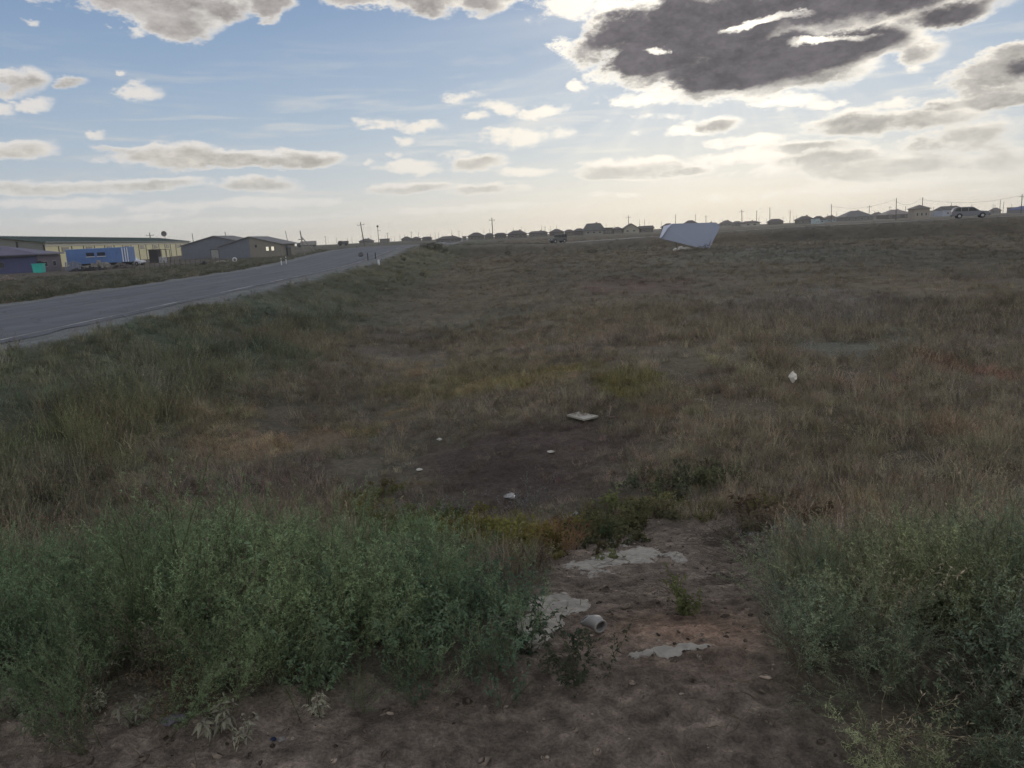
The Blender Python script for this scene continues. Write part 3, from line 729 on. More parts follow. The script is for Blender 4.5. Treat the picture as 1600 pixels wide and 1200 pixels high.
def thickets():
    # left: dense feathery weeds over the edge of the crossing
    n = 1650; x = R_.uniform(-5.6, .05, n); y = R_.uniform(2.2, 6.0, n) ** 1.0
    edge = np.interp(x, EDGE_X, EDGE_Y) - .17 + .15 * fbm(x * 1.1, x * 0, 33, 3)
    top = 5.4 - 1.1 * sstep(-1.6, 0, x) + .4 * fbm(x, y, 34, 2)
    rgt = .0 - .35 * sstep(3.6, 5.0, y)
    k = (y > edge) & (y < top) & (x < rgt); x, y = x[k], y[k]; n = len(x)
    dk = sstep(-1.25, -.55, x + .25 * R_.normal(size=n))
    idx = np.where(R_.uniform(0, 1, n) < dk * .75, R_.choice([4, 5, 4, 3], n), R_.choice([0, 1, 2, 3, 7, 0, 6], n))
    c = np.where((idx[:, None] == 4) | (idx[:, None] == 5), np.array([.14, .20, .125]), np.array([.24, .33, .185]))
    blu = (.5 + fbm(x / 1.1, y / 1.1, 35, 3))[:, None]; c = c * (1 + .8 * (blu - .5) * np.array([.9, .7, .5]))
    c = np.where(idx[:, None] == 6, np.array([.23, .21, .16]), c) * R_.uniform(.75, 1.3, (n, 1))
    s = R_.uniform(.75, 1.15, n) * (.80 + .18 * sstep(-4, -1.5, x)) * (1 - .25 * sstep(-.9, 0, x)) * (1 - .3 * sstep(4.4, 5.4, y)) * (.55 + .45 * sstep(0, .55, y - np.interp(x, EDGE_X, EDGE_Y)))
    s = s * .93 * (1 + .38 * fbm(x / .7, y / .7, 44, 3))
    scatter('left_weed_thicket', 'thick mass of feathery green weeds filling the lower left beside the dirt', on_ground(x, y), np.stack([s * 1.1, s * 1.1, s], 1), rots(n, .16), c, idx, LIB_KOCHIA, None, 'weeds')
    # right: the same kind of weeds sprawling over the dirt
    n = 1500; x = R_.uniform(.6, 5.6, n); y = R_.uniform(.9, 6.0, n)
    lim = right_lim(y) + .12 + .10 * fbm(y * 1.3, y * 0, 36, 3)
    k = (x > lim) & (y < 5.3 + .5 * fbm(x, y, 37, 2)) & (x < y * .95 + .9); x, y = x[k], y[k]; n = len(x)
    idx = R_.choice([2, 3, 3, 0, 6, 2, 5, 3], n)
    c = np.where(idx[:, None] == 5, np.array([.16, .21, .14]), np.array([.235, .295, .20])); c = np.where(idx[:, None] == 6, np.array([.24, .235, .19]), c)
    c = c * (1 + .8 * fbm(x / .8, y / .8, 38, 3)[:, None] * np.array([1.2, .8, .2])) * R_.uniform(.75, 1.3, (n, 1))
    s = R_.uniform(.6, 1.0, n) * (.72 + .22 * sstep(lim[k], lim[k] + .9, x)) * (.8 + .2 * sstep(2, 3, y)) * (1 - .38 * sstep(3.3, 5, y))
    scatter('right_weed_thicket', 'sprawling mass of pale tipped green weeds at the lower right', on_ground(x, y), np.stack([s * 1.25, s * 1.25, s], 1), rots(n, .4), c, idx, LIB_KOCHIA, None, 'weeds')
    # low creeping weeds with yellow and green leaves along the foot of the crossing
    spots = []
    for (px, py, sx, sy, m, col, sc_) in [(760, 845, 100, 22, 150, (.19, .18, .06), 1.1), (640, 850, 70, 26, 80, (.13, .17, .07), 1), (845, 850, 40, 18, 40, (.20, .17, .06), 1), (955, 825, 60, 26, 50, (.12, .12, .065), 1.0),
                                          (1080, 750, 80, 22, 50, (.12, .13, .08), .9), (570, 800, 40, 30, 40, (.17, .16, .07), 1), (700, 830, 60, 30, 30, (.12, .14, .07), 1), (875, 845, 26, 12, 40, (.26, .15, .09), 1.0),
                                          (1010, 800, 70, 20, 40, (.15, .15, .07), 1), (1190, 820, 50, 26, 40, (.16, .13, .09), 1.1), (1120, 760, 80, 20, 20, (.12, .13, .08), 1.2), (700, 880, 60, 16, 40, (.10, .13, .07), 1)]:
        qx = R_.normal(px, sx * .5, m); qy = R_.normal(py, sy * .5, m)
        for a, b in zip(qx, qy): g = G(a, b, 60); spots.append((g[0], g[1], *[v * kk * R_.uniform(.93, 1.07) for kk in [1.1 * R_.uniform(.7, 1.35)] for v in col], sc_))
    S = np.array(spots); n = len(S); s = R_.uniform(.7, 1.4, n) * S[:, 5]
    idx = np.where((S[:, 2] > .22), 3, R_.choice([0, 1, 1, 2], n))
    scatter('creeping_weeds', 'low yellow green creeping weeds along the far foot of the dirt crossing', on_ground(S[:, 0], S[:, 1]), np.stack([s, s, s], 1), rots(n, .25), S[:, 2:5], idx, LIB_LOW, None, 'weeds')
thickets()

def debris():
    n = 15000; x = R_.uniform(-4.5, 4.5, n); y = R_.uniform(1.3, 7.2, n); k = bare(x, y) > .35; x, y = x[k], y[k]; n = len(x)
    s = .004 + .018 * R_.uniform(0, 1, n) ** 4 + .022 * (R_.uniform(0, 1, n) > .98) * R_.uniform(.3, 1, n)
    P = on_ground(x, y)
    c = DIRT * R_.uniform(.45, 1.9, (n, 1))
    scatter('soil_clods', 'small clods and pebbles strewn over the bare brown dirt', P, np.stack([s, s * R_.uniform(.6, 1, n), s * .7], 1), rots(n, .3), c, R_.integers(0, 5, n), LIB_CLOD, None, 'pebbles')
    n = 700; x = R_.uniform(-4.5, 4.5, n); y = R_.uniform(1.3, 7.2, n); k = bare(x, y) > .2; x, y = x[k], y[k]; n = len(x)
    s = R_.uniform(.3, 1.1, n)
    scatter('dry_twigs', 'bits of dry straw and twig lying on the bare dirt', on_ground(x, y), np.stack([s, s, s], 1), rots(n, .1), np.array([[.20, .17, .13]]) * R_.uniform(.6, 1.3, (n, 1)), R_.integers(0, 3, n), LIB_TWIG, None, 'twigs')
debris()
# ---------------------------------------------------------------- built things
def C(name, srgb, k=1.55, **kw): return mat(name, tuple(lin(srgb) * k), **kw)
M_CREAM = C('cream_panel', (168, 162, 128), 1.7, rough=.6, var=.06, scale=.4)
M_GREYP = C('grey_panel', (96, 98, 94), rough=.6, var=.1, scale=.4)
M_GREEN = C('green_roof_sheet', (58, 72, 72), rough=.45, var=.1, scale=.5)
M_DARK = C('dark_steel', (34, 36, 40), rough=.6)
M_GLASS = mat('dark_glass', (.03, .035, .04), rough=.12, var=.05, spec=.5)
M_BLUEW = C('navy_wall', (56, 60, 88), rough=.7, var=.12, scale=.8)
M_PURP = C('plum_roof_sheet', (78, 76, 92), rough=.6, var=.15, scale=.7)
M_BLOCK = C('grey_block', (84, 88, 96), rough=.9, var=.12, scale=1.2)
M_BLOCKL = C('pale_block', (104, 101, 94), rough=.9, var=.12, scale=1.2)
M_CONT = C('blue_container_paint', (72, 98, 140), rough=.5, var=.12, scale=.8)
M_WHITE = C('white_paint', (205, 208, 212), 1.1, rough=.5, var=.05)
M_TURQ = C('turquoise_paint', (40, 150, 140), 1.4, rough=.5, var=.1)
M_RUB = C('rubber', (20, 20, 21), rough=.85)
M_WOOD = C('weathered_wood', (80, 74, 66), rough=.9, var=.25, scale=3)
M_CONC = C('weathered_concrete', (110, 108, 104), rough=.9, var=.2, scale=2)
M_POLE = C('pole_concrete', (62, 60, 60), rough=.9, var=.1)
M_LIT = mat('lit_window', (.8, .75, .6), rough=.4, emit=(1.0, .93, .72, .55))

def warehouse():
    b = empty('warehouse', (-97, 165, -.95), atan2(.984, -.178), 'very long cream panelled warehouse with a dark green sheet roof behind the blue container', 'warehouse')
    Ln, Wd, Hh, Ra = 140, 20.5, 5.55, 7.15; bay = 7.78
    MB().prism([(0, 0), (Wd, 0), (Wd, Hh), (Wd / 2, Ra - .15), (0, Hh)], .4, Ln, 'x').build('wall', M_CREAM, b)
    g = MB().prism([(.25, 0), (Wd - .25, 0), (Wd - .25, Hh - .05), (Wd / 2, Ra - .25), (.25, Hh - .05)], .1, .38, 'x').build('gable_wall', M_GREYP, b)
    tag(g, 'grey gable end')
    r = MB(); r.prism([(-.6, Hh - .02), (Wd / 2, Ra + .02), (Wd + .6, Hh - .02), (Wd + .6, Hh + .22), (Wd / 2, Ra + .28), (-.6, Hh + .22)], -.5, Ln + .6, 'x')
    for i in range(int(Ln / 2.2)):
        x = i * 2.2; r.prism([(-.6, Hh + .23), (Wd / 2, Ra + .29), (Wd / 2, Ra + .36), (-.6, Hh + .30)], x, x + .08, 'x')
    r.build('roof', M_GREEN, b)
    MB().box(.45, Ln, -.10, -.003, Hh - .75, Hh - .06).build('fascia', C('pale_fascia', (165, 162, 150), 1.3, rough=.6), b)
    for i in range(19):
        x = i * bay; MB().box(x - .1, x + .1, -.14, -.003, 0, Hh - .78).build('column', M_DARK if i == 0 else C('panel_seam', (84, 84, 76), rough=.7), b)
        if i % 2 == 1 or i == 7:
            f = MB().box(x + 1.7, x + 6.0, -.09, -.003, 3.55, 4.6).build('window', C('window_frame', (120, 118, 108), rough=.6), b)
            MB().box(x + 1.85, x + 3.8, -.12, -.092, 3.68, 4.47).box(x + 3.9, x + 5.85, -.12, -.092, 3.68, 4.47).build('pane', M_GLASS, f)
    for y in (0, Wd / 4, Wd / 2, Wd * .75, Wd):
        t = Hh + (Ra - Hh) * (1 - abs(y - Wd / 2) / (Wd / 2)) - .35
        MB().box(-.12, .097, y - .14, y + .14, 0, t).build('column', M_DARK, b)
    d = MB().box(60, 63, -.12, -.003, 0, 2.6).build('door', C('brown_door', (70, 60, 52)), b)
warehouse()

def hip(m, x0, x1, y0, y1, z0, z1, ridge, ov=.45, th=.16):
    """hipped roof; ridge = share of the length kept as ridge"""
    X0, X1, Y0, Y1 = x0 - ov, x1 + ov, y0 - ov, y1 + ov; cx, cy = (x0 + x1) / 2, (y0 + y1) / 2; h = (X1 - X0) * ridge / 2
    m.add([(X0, Y0, z0), (X1, Y0, z0), (X1, Y1, z0), (X0, Y1, z0), (X0, Y0, z0 + th), (X1, Y0, z0 + th), (X1, Y1, z0 + th), (X0, Y1, z0 + th), (cx - h, cy, z1), (cx + h, cy, z1)],
          [(0, 3, 2, 1), (0, 1, 5, 4), (1, 2, 6, 5), (2, 3, 7, 6), (3, 0, 4, 7), (4, 5, 9, 8), (5, 6, 9), (6, 7, 8, 9), (7, 4, 8)]); return m

def blue_shed():
    p = at(57, 410, 134); b = empty('shed', (p[0], 134, -.95), 0, 'low navy blue shed with a plum grey roof at the left edge', 'shed')
    MB().box(-13.5, 0, 0, 7, 0, 3.1).build('wall', M_BLUEW, b)
    w = MB().box(.003, .22, .15, 6.9, 0, 3.0).build('wall', C('annex_grey', (84, 80, 88), rough=.9, var=.15), b); tag(w, 'grey plastered end wall')
    r = MB().add([(-14, -.5, 3.12), (.8, -.5, 3.12), (.8, 7.5, 3.12), (-14, 7.5, 3.12), (-14, -.5, 3.3), (.8, -.5, 3.3), (.8, 7.5, 3.3), (-14, 7.5, 3.3), (-14, 3.5, 5.0), (-7.6, 3.5, 4.9)],
                 [(0, 3, 2, 1), (0, 1, 5, 4), (1, 2, 6, 5), (2, 3, 7, 6), (3, 0, 4, 7), (4, 5, 9, 8), (5, 6, 9), (6, 7, 8, 9), (7, 4, 8)])
    r.build('roof', M_PURP, b)
    MB().box(-14, .2, -.58, -.503, 2.9, 3.15).build('gutter', M_DARK, b)
    f = MB().box(-6.8, -5.5, -.06, -.003, 1.1, 2.2).build('window', C('blue_frame', (70, 70, 90)), b); MB().box(-6.7, -5.6, -.09, -.062, 1.2, 2.1).build('pane', M_GLASS, f)
    for y in (1.6, 4.2):
        f = MB().box(.223, .30, y, y + 1.1, 1.0, 2.0).build('window', C('pale_window_frame', (120, 115, 118)), b); MB().box(.303, .33, y + .12, y + .98, 1.1, 1.9).build('pane', M_GLASS, f)
blue_shed()

def container():
    a, c = at(105, 411, 150), at(203, 411, 150); L = c[0] - a[0]
    b = empty('container_trailer', (a[0], 150, -.95), 0, 'long blue container cabin on a wheeled trailer in front of the cream warehouse', 'trailer')
    m = MB().box(0, L, 0, 2.5, 1.0, 3.75)
    for i in range(int(L / .55)): m.box(.25 + i * .55, .45 + i * .55, -.035, -.0, 1.12, 3.62)
    m.build('body', M_CONT, b)
    MB().box(-.03, L + .03, -.05, 2.55, 3.752, 3.85).build('roof_edge', C('pale_blue_paint', (110, 135, 170)), b)
    for i, x in enumerate((L - 1.25, L - .75, L - .3)):
        MB().box(x, x + .2, -.07, -.037, 1.05, 3.7).build('end_stripe', M_WHITE, b)
    for x in (3.9, 6.0):
        f = MB().box(x, x + 1.5, -.09, -.037, 2.35, 3.05).build('window', C('navy_frame', (36, 42, 70)), b)
        MB().box(x + .1, x + .68, -.12, -.092, 2.45, 2.95).box(x + .82, x + 1.4, -.12, -.092, 2.45, 2.95).build('pane', M_GLASS, f)
        MB().box(x - .05, x + 1.6, -.2, -.04, 2.22, 2.33).build('sill', M_WHITE, f)
    MB().box(.3, L - .2, .4, 2.1, .72, .98).box(2, 2.25, .5, .75, 0, .7).box(2, 2.25, 1.8, 2.05, 0, .7).build('chassis', M_DARK, b)
    for x in (L - 3.4, L - 2.2, L - 1.0):
        for y in (.15, 2.0): MB().prism([(x + .48 * cos(t * pi / 8), .49 + .48 * sin(t * pi / 8)) for t in range(16)], y, y + .3).build('wheel', M_RUB, b)
container()

def car(name, label, cat, loc, yaw, prof, glass, L, Wd, paint, wheels, wr=.33, group=None):
    """prof: side outline (x forward); glass: side window outlines"""
    b = empty(name, loc, yaw, label, cat, group)
    MB().prism(prof, -Wd / 2, Wd / 2).build('body', paint, b, bevel=.05)
    for g in glass:
        for s in (-1, 1): MB().prism(g, s * (Wd / 2 + .003), s * (Wd / 2 + .02)).build('window', M_GLASS, b)
    top = max(p[1] for p in prof)
    for wx in wheels:
        for s in (-1, 1):
            y0, y1 = s * (Wd / 2 - .16), s * (Wd / 2 + .04)
            w = MB().prism([(wx + wr * cos(t * pi / 9), wr + wr * sin(t * pi / 9)) for t in range(18)], min(y0, y1), max(y0, y1)).build('wheel', M_RUB, b)
            MB().prism([(wx + wr * .55 * cos(t * pi / 6), wr + wr * .55 * sin(t * pi / 6)) for t in range(12)], s * (Wd / 2 + .042), s * (Wd / 2 + .055)).build('rim', C('alloy', (130, 132, 136), rough=.4), w)
            MB().prism([(wx + wr * 1.14 * cos(t * pi / 9), wr + wr * 1.14 * sin(t * pi / 9)) for t in range(10)], s * (Wd / 2 + .004), s * (Wd / 2 + .016)).build('wheel_arch', M_DARK, b)
    xf = max(p[0] for p in prof); xr = min(p[0] for p in prof)
    for s in (-1, 1):
        MB().box(xf - .03, xf + .02, s * Wd * .38 - .14, s * Wd * .38 + .14, .68, .86).build('headlight', M_WHITE, b)
        MB().box(xr - .02, xr + .03, s * Wd * .42 - .08, s * Wd * .42 + .08, .8, 1.02).build('tail_light', C('red_lens', (120, 20, 20)), b)
    MB().box(xf - .02, xf + .07, -Wd * .47, Wd * .47, .34, .54).build('bumper', M_DARK, b)
    MB().box(xr - .07, xr + .02, -Wd * .47, Wd * .47, .34, .54).build('bumper', M_DARK, b)
    return b
SUVP = [(-2.35, .38), (2.3, .34), (2.42, .5), (2.40, .78), (2.2, .92), (1.15, 1.04), (.35, 1.58), (.1, 1.64), (-1.75, 1.66), (-2.2, 1.5), (-2.42, .95), (-2.40, .5)]
SUVG = [[(.95, 1.06), (.32, 1.50), (-.28, 1.53), (-.28, 1.04)], [(-.38, 1.04), (-.38, 1.53), (-1.2, 1.54), (-1.2, 1.04)], [(-1.3, 1.04), (-1.3, 1.54), (-1.8, 1.53), (-2.15, 1.08)]]
def on(px, depth, dz=0.0):
    x = at(px, 400, depth)[0]; return x, depth, hgt(x, depth) + dz
x = at(1515, 340, 115.5)[0]; d_, z_ = cross_dist(np.array([x]), np.array([115.5]))
car('parked_car', 'silver estate car on the raised side road at the far right', 'car', (x, 115.5, float(z_[0]) + .02), radians(-22), SUVP, SUVG, 4.8, 1.8, C('silver_paint', (118, 122, 130), .9, rough=.35, var=.05), (-1.45, 1.5), .36)
JEEPP = [(-1.9, .45), (1.9, .45), (1.95, .6), (1.92, 1.05), (.75, 1.15), (.55, 1.2), (.30, 1.85), (-1.9, 1.9), (-1.98, 1.2), (-1.95, .6)]
JEEPG = [[(.5, 1.22), (.26, 1.74), (-.4, 1.76), (-.4, 1.2)], [(-.5, 1.2), (-.5, 1.76), (-1.2, 1.78), (-1.2, 1.2)], [(-1.3, 1.2), (-1.3, 1.78), (-1.82, 1.78), (-1.86, 1.2)]]
x = at(872, 380, 137)[0]; d_, z_ = cross_dist(np.array([x]), np.array([137.]))
j = car('parked_car', 'small boxy dark off-road car on the far side road left of the billboard', 'car', (x, 137, float(z_[0]) + .02), radians(-160), JEEPP, JEEPG, 3.9, 1.75, C('drab_paint', (82, 84, 84), 1.3, rough=.5), (-1.25, 1.2), .38)
j.scale = (.72, .9, .8)
MB().box(-.05, .0, -.7, .7, 1.24, 1.74).build('windscreen', M_GLASS, j).location = (.62, 0, 0)
car('parked_car', 'white car half hidden behind the right end of the blue container', 'car', on(205, 153, .02), radians(-8), SUVP, SUVG, 4.8, 1.8, M_WHITE, (-1.45, 1.5), .36)

def truck(px, depth, label, box_c, cab_c, L, H, flip=1):
    x, y, z = on(px, depth); b = empty('truck', (x, y, z), 0, label, 'truck')
    MB().box(-L / 2, L / 2 - 1.9, -1.2, 1.2, 1.0, H).build('cargo_box', box_c, b, bevel=.04)
    MB().prism([(L / 2 - 1.8, .6), (L / 2, .6), (L / 2, 1.5), (L / 2 - .5, 2.3), (L / 2 - 1.8, 2.35)], -1.1, 1.1).build('cab', cab_c, b, bevel=.05)
    for s in (-1, 1): MB().prism([(L / 2 - 1.5, 1.5), (L / 2 - .3, 1.5), (L / 2 - .6, 2.15), (L / 2 - 1.5, 2.2)], s * 1.103, s * 1.12).build('window', M_GLASS, b)
    MB().box(-L / 2, L / 2 - .3, -.5, .5, .6, .98).build('chassis', M_DARK, b)
    for wx in (-L / 2 + 1.1, L / 2 - 1.1):
        for s in (-1, 1): MB().prism([(wx + .5 * cos(t * pi / 8), .5 + .5 * sin(t * pi / 8)) for t in range(16)], s * .85 - .15, s * .85 + .25).build('wheel', M_RUB, b)
    if flip < 0: b.rotation_euler = (0, 0, pi)
truck(481, 415, 'small distant box truck with a pale grey box beside the braced pole', C('pale_box', (120, 118, 116)), M_DARK, 10.0, 3.0, -1)
truck(538, 385, 'dark distant lorry on the land between the braced pole and the hip roofed hut', C('dark_box', (62, 62, 64)), M_DARK, 5.0, 2.2, -1)

def twin_hall():
    for (lab, l, r, dep, eave, apex, pale) in (('grey block hall with a low gable and a wide pale doorway', 285, 389, 196, 385.5, 370.5, False), ('grey block hall with a low gable and two bright windows in its pale end wall', 343, 440.5, 182, 382, 371.5, True)):
        a, c = at(l, 400, dep), at(r, 400, dep); W = c[0] - a[0]; hzc = hz((l + r) / 2)
        zg = -.95; he = (hz(r) + 0 - eave if pale else hz(l) - eave) * dep / 1200 + 2 - zg; ha = (hz((l + r) / 2) - apex) * dep / 1200 + 2 - zg
        b = empty('block_hall', (a[0], dep, zg), 0, lab, 'hall')
        if pale: 
            s = W * .50
            MB().prism([(0, 0), (s, 0), (s, ha - .02), (0, he)], 0, 12).build('wall', M_BLOCK, b)
            tag(MB().prism([(s + .002, 0), (W, 0), (W, he), (s + .002, ha - .02)], -.03, 12).build('wall', M_BLOCKL, b), 'pale block end wall')
            for k, x in enumerate((W * .755, W * .84)):
                f = MB().box(x, x + .75, -.09, -.033, 1.55, 2.6).build('window', M_CONC, b); MB().box(x + .08, x + .67, -.12, -.092, 1.63, 2.52).build('pane', M_LIT, f)
            f = MB().box(W * .585, W * .585 + .45, -.08, -.033, 2.5, 3.1).build('window', M_DARK, b)
        else:
            MB().prism([(0, 0), (W, 0), (W, he), (W / 2, ha - .02), (0, he)], 0, 14).build('wall', M_BLOCK, b)
            d = MB().box(W * .43, W * .64, -.1, -.003, 0, 2.5).build('doorway', C('dark_reveal', (52, 54, 58)), b)
            MB().box(W * .44, W * .55, -.14, -.102, 0, 2.3).build('leaf', C('pale_shutter', (118, 120, 116)), d)
        MB().prism([(-.4, he - .05), (W / 2, ha), (W + .4, he - .05), (W + .4, he + .12), (W / 2, ha + .18), (-.4, he + .12)], -.35, 14.3).build('roof', C('grey_roof_sheet', (88, 88, 88), rough=.7), b)
    x, y, z = on(449, 186)
    b = empty('shed', (x - 1, y, -.95), 0, 'small dark plank lean-to against the right end of the block halls', 'shed')
    MB().box(-.9, 1.2, 0, 3, 0, 2.1).build('wall', C('dark_planks', (48, 50, 54), var=.3, scale=2), b)
    MB().prism([(-.3, 2.1), (3.2, 2.1), (3.2, 2.25), (-.3, 2.6)], -1.1, 1.4, 'x').build('roof', M_BLOCK, b)
twin_hall()

def kiosk():
    x, y, z = on(240, 172); b = empty('gate_cabin', (x - 1, 172, -.95), 0, 'dark slatted cabin with an open steel frame beside it in front of the warehouse', 'cabin')
    m = MB().box(0, 1.9, 0, 1.8, 0, 3.0)
    for i in range(7): m.box(.05 + i * .27, .15 + i * .27, -.05, -.003, .1, 2.9)
    m.build('cabin_body', C('dark_slats', (44, 44, 48)), b); MB().box(-.15, 2.0, -.15, 1.9, 3.003, 3.15).build('roof', M_DARK, b)
    f = MB()
    for px_ in (2.05, 3.9):
        for py_ in (0, 1.7): f.bar((px_, py_, 0), (px_, py_, 3.0), .06)
    f.bar((2.05, 0, 3.0), (3.9, 0, 3.0), .06).bar((2.05, 1.7, 3), (3.9, 1.7, 3), .06).bar((3.9, 0, 3), (3.9, 1.7, 3), .06)
    f.build('steel_frame', M_DARK, b)
    g = MB()
    for i in range(5): g.bar((2.1, -.02, .3 + i * .28), (3.85, -.02, .3 + i * .28), .035)
    for i in range(6): g.bar((2.15 + i * .33, -.02, .1), (2.15 + i * .33, -.02, 1.5), .03)
    g.build('railing', M_WHITE, b)
kiosk()
def dish():
    p = at(258, 372, 226); b = empty('satellite_dish', (p[0], 226, 5.2), 0, 'small satellite dish standing on the warehouse roof', 'dish')
    MB().bar((0, 0, -.6), (0, 0, 1.2), .06).build('mast', M_DARK, b)
    m = MB(); n = 16; vs = []
    for k, (rr, dd) in enumerate(((.15, 0), (.5, .08), (.8, .22))): vs += [(rr * cos(2 * pi * i / n), -.2 - dd, 1.3 + rr * sin(2 * pi * i / n)) for i in range(n)]
    vs2 = [(v[0], v[1] - .05, v[2]) for v in vs]; fs = []
    for o_, q in ((0, 1), (48, -1)):
        for k in range(2): fs += [tuple([o_ + k * n + i, o_ + k * n + (i + 1) % n, o_ + (k + 1) * n + (i + 1) % n, o_ + (k + 1) * n + i][::q]) for i in range(n)]
        fs.append(tuple(o_ + i for i in range(n)))
    m.add(vs + vs2, fs); m.build('reflector', C('dish_grey', (90, 90, 90)), b)
dish()

def rock(R, sx, sy, sz, mb, cx=0, cy=0, cz=0, ang=0):
    """one irregular block"""
    c, s = cos(ang), sin(ang); vs = []
    for k in (-1, 1):
        for (a, b) in ((-1, -1), (1, -1), (1, 1), (-1, 1)):
            x, y = a * sx * R.uniform(.6, 1), b * sy * R.uniform(.6, 1); vs.append((cx + c * x - s * y, cy + s * x + c * y, cz + k * sz * R.uniform(.6, 1)))
    mb.add(vs, [(0, 3, 2, 1), (4, 5, 6, 7), (0, 1, 5, 4), (1, 2, 6, 5), (2, 3, 7, 6), (3, 0, 4, 7)])
def heap(name, label, px, depth, w, h, d, m, n=40, bs=.3, seed=1, cat='rubble heap'):
    R = random.Random(seed); x, y, z = on(px, depth); b = MB()
    for i in range(n):
        a = R.uniform(0, 2 * pi); r = R.random() ** .6; q = r; hh = h * (1 - q ** 1.6) * R.uniform(.3, 1)
        rock(R, bs * R.uniform(.5, 1.6), bs * R.uniform(.4, 1.3), bs * R.uniform(.3, .9), b, cos(a) * r * w / 2, sin(a) * r * d / 2, hh, R.uniform(0, 3))
    o = b.build(name, m); o.location = (x, y, z); return tag(o, label, cat)
heap('rubble_heap', 'wide low heap of broken pale concrete just in front of the blue container', 152, 138, 6.5, 1.3, 3, M_CONC, 60, .4, 3)
heap('rubble_heap', 'dark heap of timber and scrap to the left below the blue container', 135, 128, 6, .8, 3, C('dark_scrap', (46, 46, 50)), 60, .3, 4)
heap('rubble_heap', 'low grey earth heap below the rear wheels of the blue container', 186, 132, 4.5, .9, 3, C('earth_grey', (80, 76, 74)), 46, .35, 5)
heap('rubble_heap', 'small pale heap at the left edge in front of the navy shed', 4, 96, 1.9, .6, 1.6, C('pale_rubble', (112, 104, 98)), 30, .2, 6)
heap('scrap_bag_pile', 'black and white bags piled on top of the turquoise bin', 61, 131, 1.0, .5, .8, M_DARK, 10, .2, 7, 'bags').location.z = -.95 + 1.72
heap('rubble_heap', 'pale streak of rubble and snow white scraps left of the white ring tyre', 348, 150, 3.6, .35, 1.5, C('pale_scraps', (130, 128, 122)), 26, .14, 8)
def bin_():
    x = at(61, 420, 131)[0]; b = empty('waste_bin', (x, 131, -.95), .1, 'bright turquoise square waste bin in front of the navy shed', 'bin')
    MB().prism([(-.72, .12), (.72, .12), (.82, 1.55), (-.82, 1.55)], -.6, .6).build('tub', M_TURQ, b, bevel=.03)
    MB().box(-.88, .88, -.68, .68, 1.553, 1.66).build('rim', M_TURQ, b)
    for sx in (-.6, .6):
        for sy in (-.45, .45): MB().prism([(sx + .09 * cos(t * pi / 5), .07 + .07 * sin(t * pi / 5)) for t in range(10)], sy - .04, sy + .04).build('wheel', M_RUB, b)
bin_()
def pallets():
    x, y, z = on(111, 134); b = empty('pallet_stack', (x, y, z), .2, 'leaning stack of pale blue grey pallets at the left end of the container', 'pallets')
    for i in range(4):
        m = MB(); 
        for k in range(5): m.box(-.7, .7, -.05, 0, k * .34, k * .34 + .16)
        for k in range(3): m.box(-.7 + k * .64, -.58 + k * .64, -.14, -.05, 0, 1.55)
        o = m.build('pallet', C('pale_timber', (98, 104, 118), var=.2), b); o.location = (i * .35 - .5, -i * .18, i * .03); o.rotation_euler = (-.25, .12 * i, .2 * i)
pallets()
def tyre(px, depth, label):
    x, y, z = on(px, depth); b = MB(); n, k = 20, 8; vs = []
    for i in range(n):
        for j in range(k):
            a, c = 2 * pi * i / n, 2 * pi * j / k; r = .36 + .11 * cos(c); vs.append((r * cos(a), .12 * sin(c), .42 + r * sin(a)))
    b.add(vs, [(i * k + j, ((i + 1) % n) * k + j, ((i + 1) % n) * k + (j + 1) % k, i * k + (j + 1) % k) for i in range(n) for j in range(k)])
    o = b.build('tyre', M_WHITE, smooth=True); o.location = (x, y, z - .08); tag(o, label, 'tyre')
tyre(366, 148, 'white painted tyre standing upright in the grass before the block halls')
o = heap('dark_stump', 'small black lump in the yard grass below the left block hall', 317, 132, .9, .7, .7, M_DARK, 8, .3, 9, 'stump')

def wire_fence():
    b = empty('wire_fence', (0, 0, 0), 0, 'thin wire fence on slim posts across the yard below the warehouse', 'fence')
    R = random.Random(3); pts = []
    for i in range(17):
        px = 208 + i * 8.0; dep = 104 + i * 1.9; x, y, z = on(px, dep); pts.append((x, y, z))
        MB().bar((x, y, z - .1), (x + R.uniform(-.08, .08), y, z + 1.25), .045).build('post', M_WOOD, b)
    m = MB()
    for k in (.45, .8, 1.12):
        for p, q in zip(pts[:-1], pts[1:]): m.bar((p[0], p[1], p[2] + k), (q[0], q[1], q[2] + k), .010, n=4)
    m.build('wire', M_DARK, b)
wire_fence()
def marker(px, py, h, label, m, r=.045, band=True, group=None):
    g = G(px, py); b = empty('marker_post', (g[0], g[1], hgt(g[0], g[1])), 0, label, 'post', group)
    MB().bar((0, 0, -.1), (0, 0, h), r, r * .9, 8).build('post', m, b)
    if band: MB().bar((0, 0, h * .68), (0, 0, h * .82), r + .006, r + .004, 8).build('band', M_DARK, b)
marker(440, 414.5, .65, 'left one of two white roadside marker posts beyond the road', M_WHITE)
marker(447.5, 412.5, .7, 'right one of two white roadside marker posts beyond the road', M_WHITE)
marker(592, 414, .45, 'short white post low on the grass bank right of the road', M_WHITE, .09, False)
marker(575, 407, .7, 'thin dark post on the near road shoulder, second before the bend', M_DARK, .05, False)
marker(587, 404.5, .6, 'thin dark post on the near road shoulder, nearest to the bend', M_DARK, .05, False)

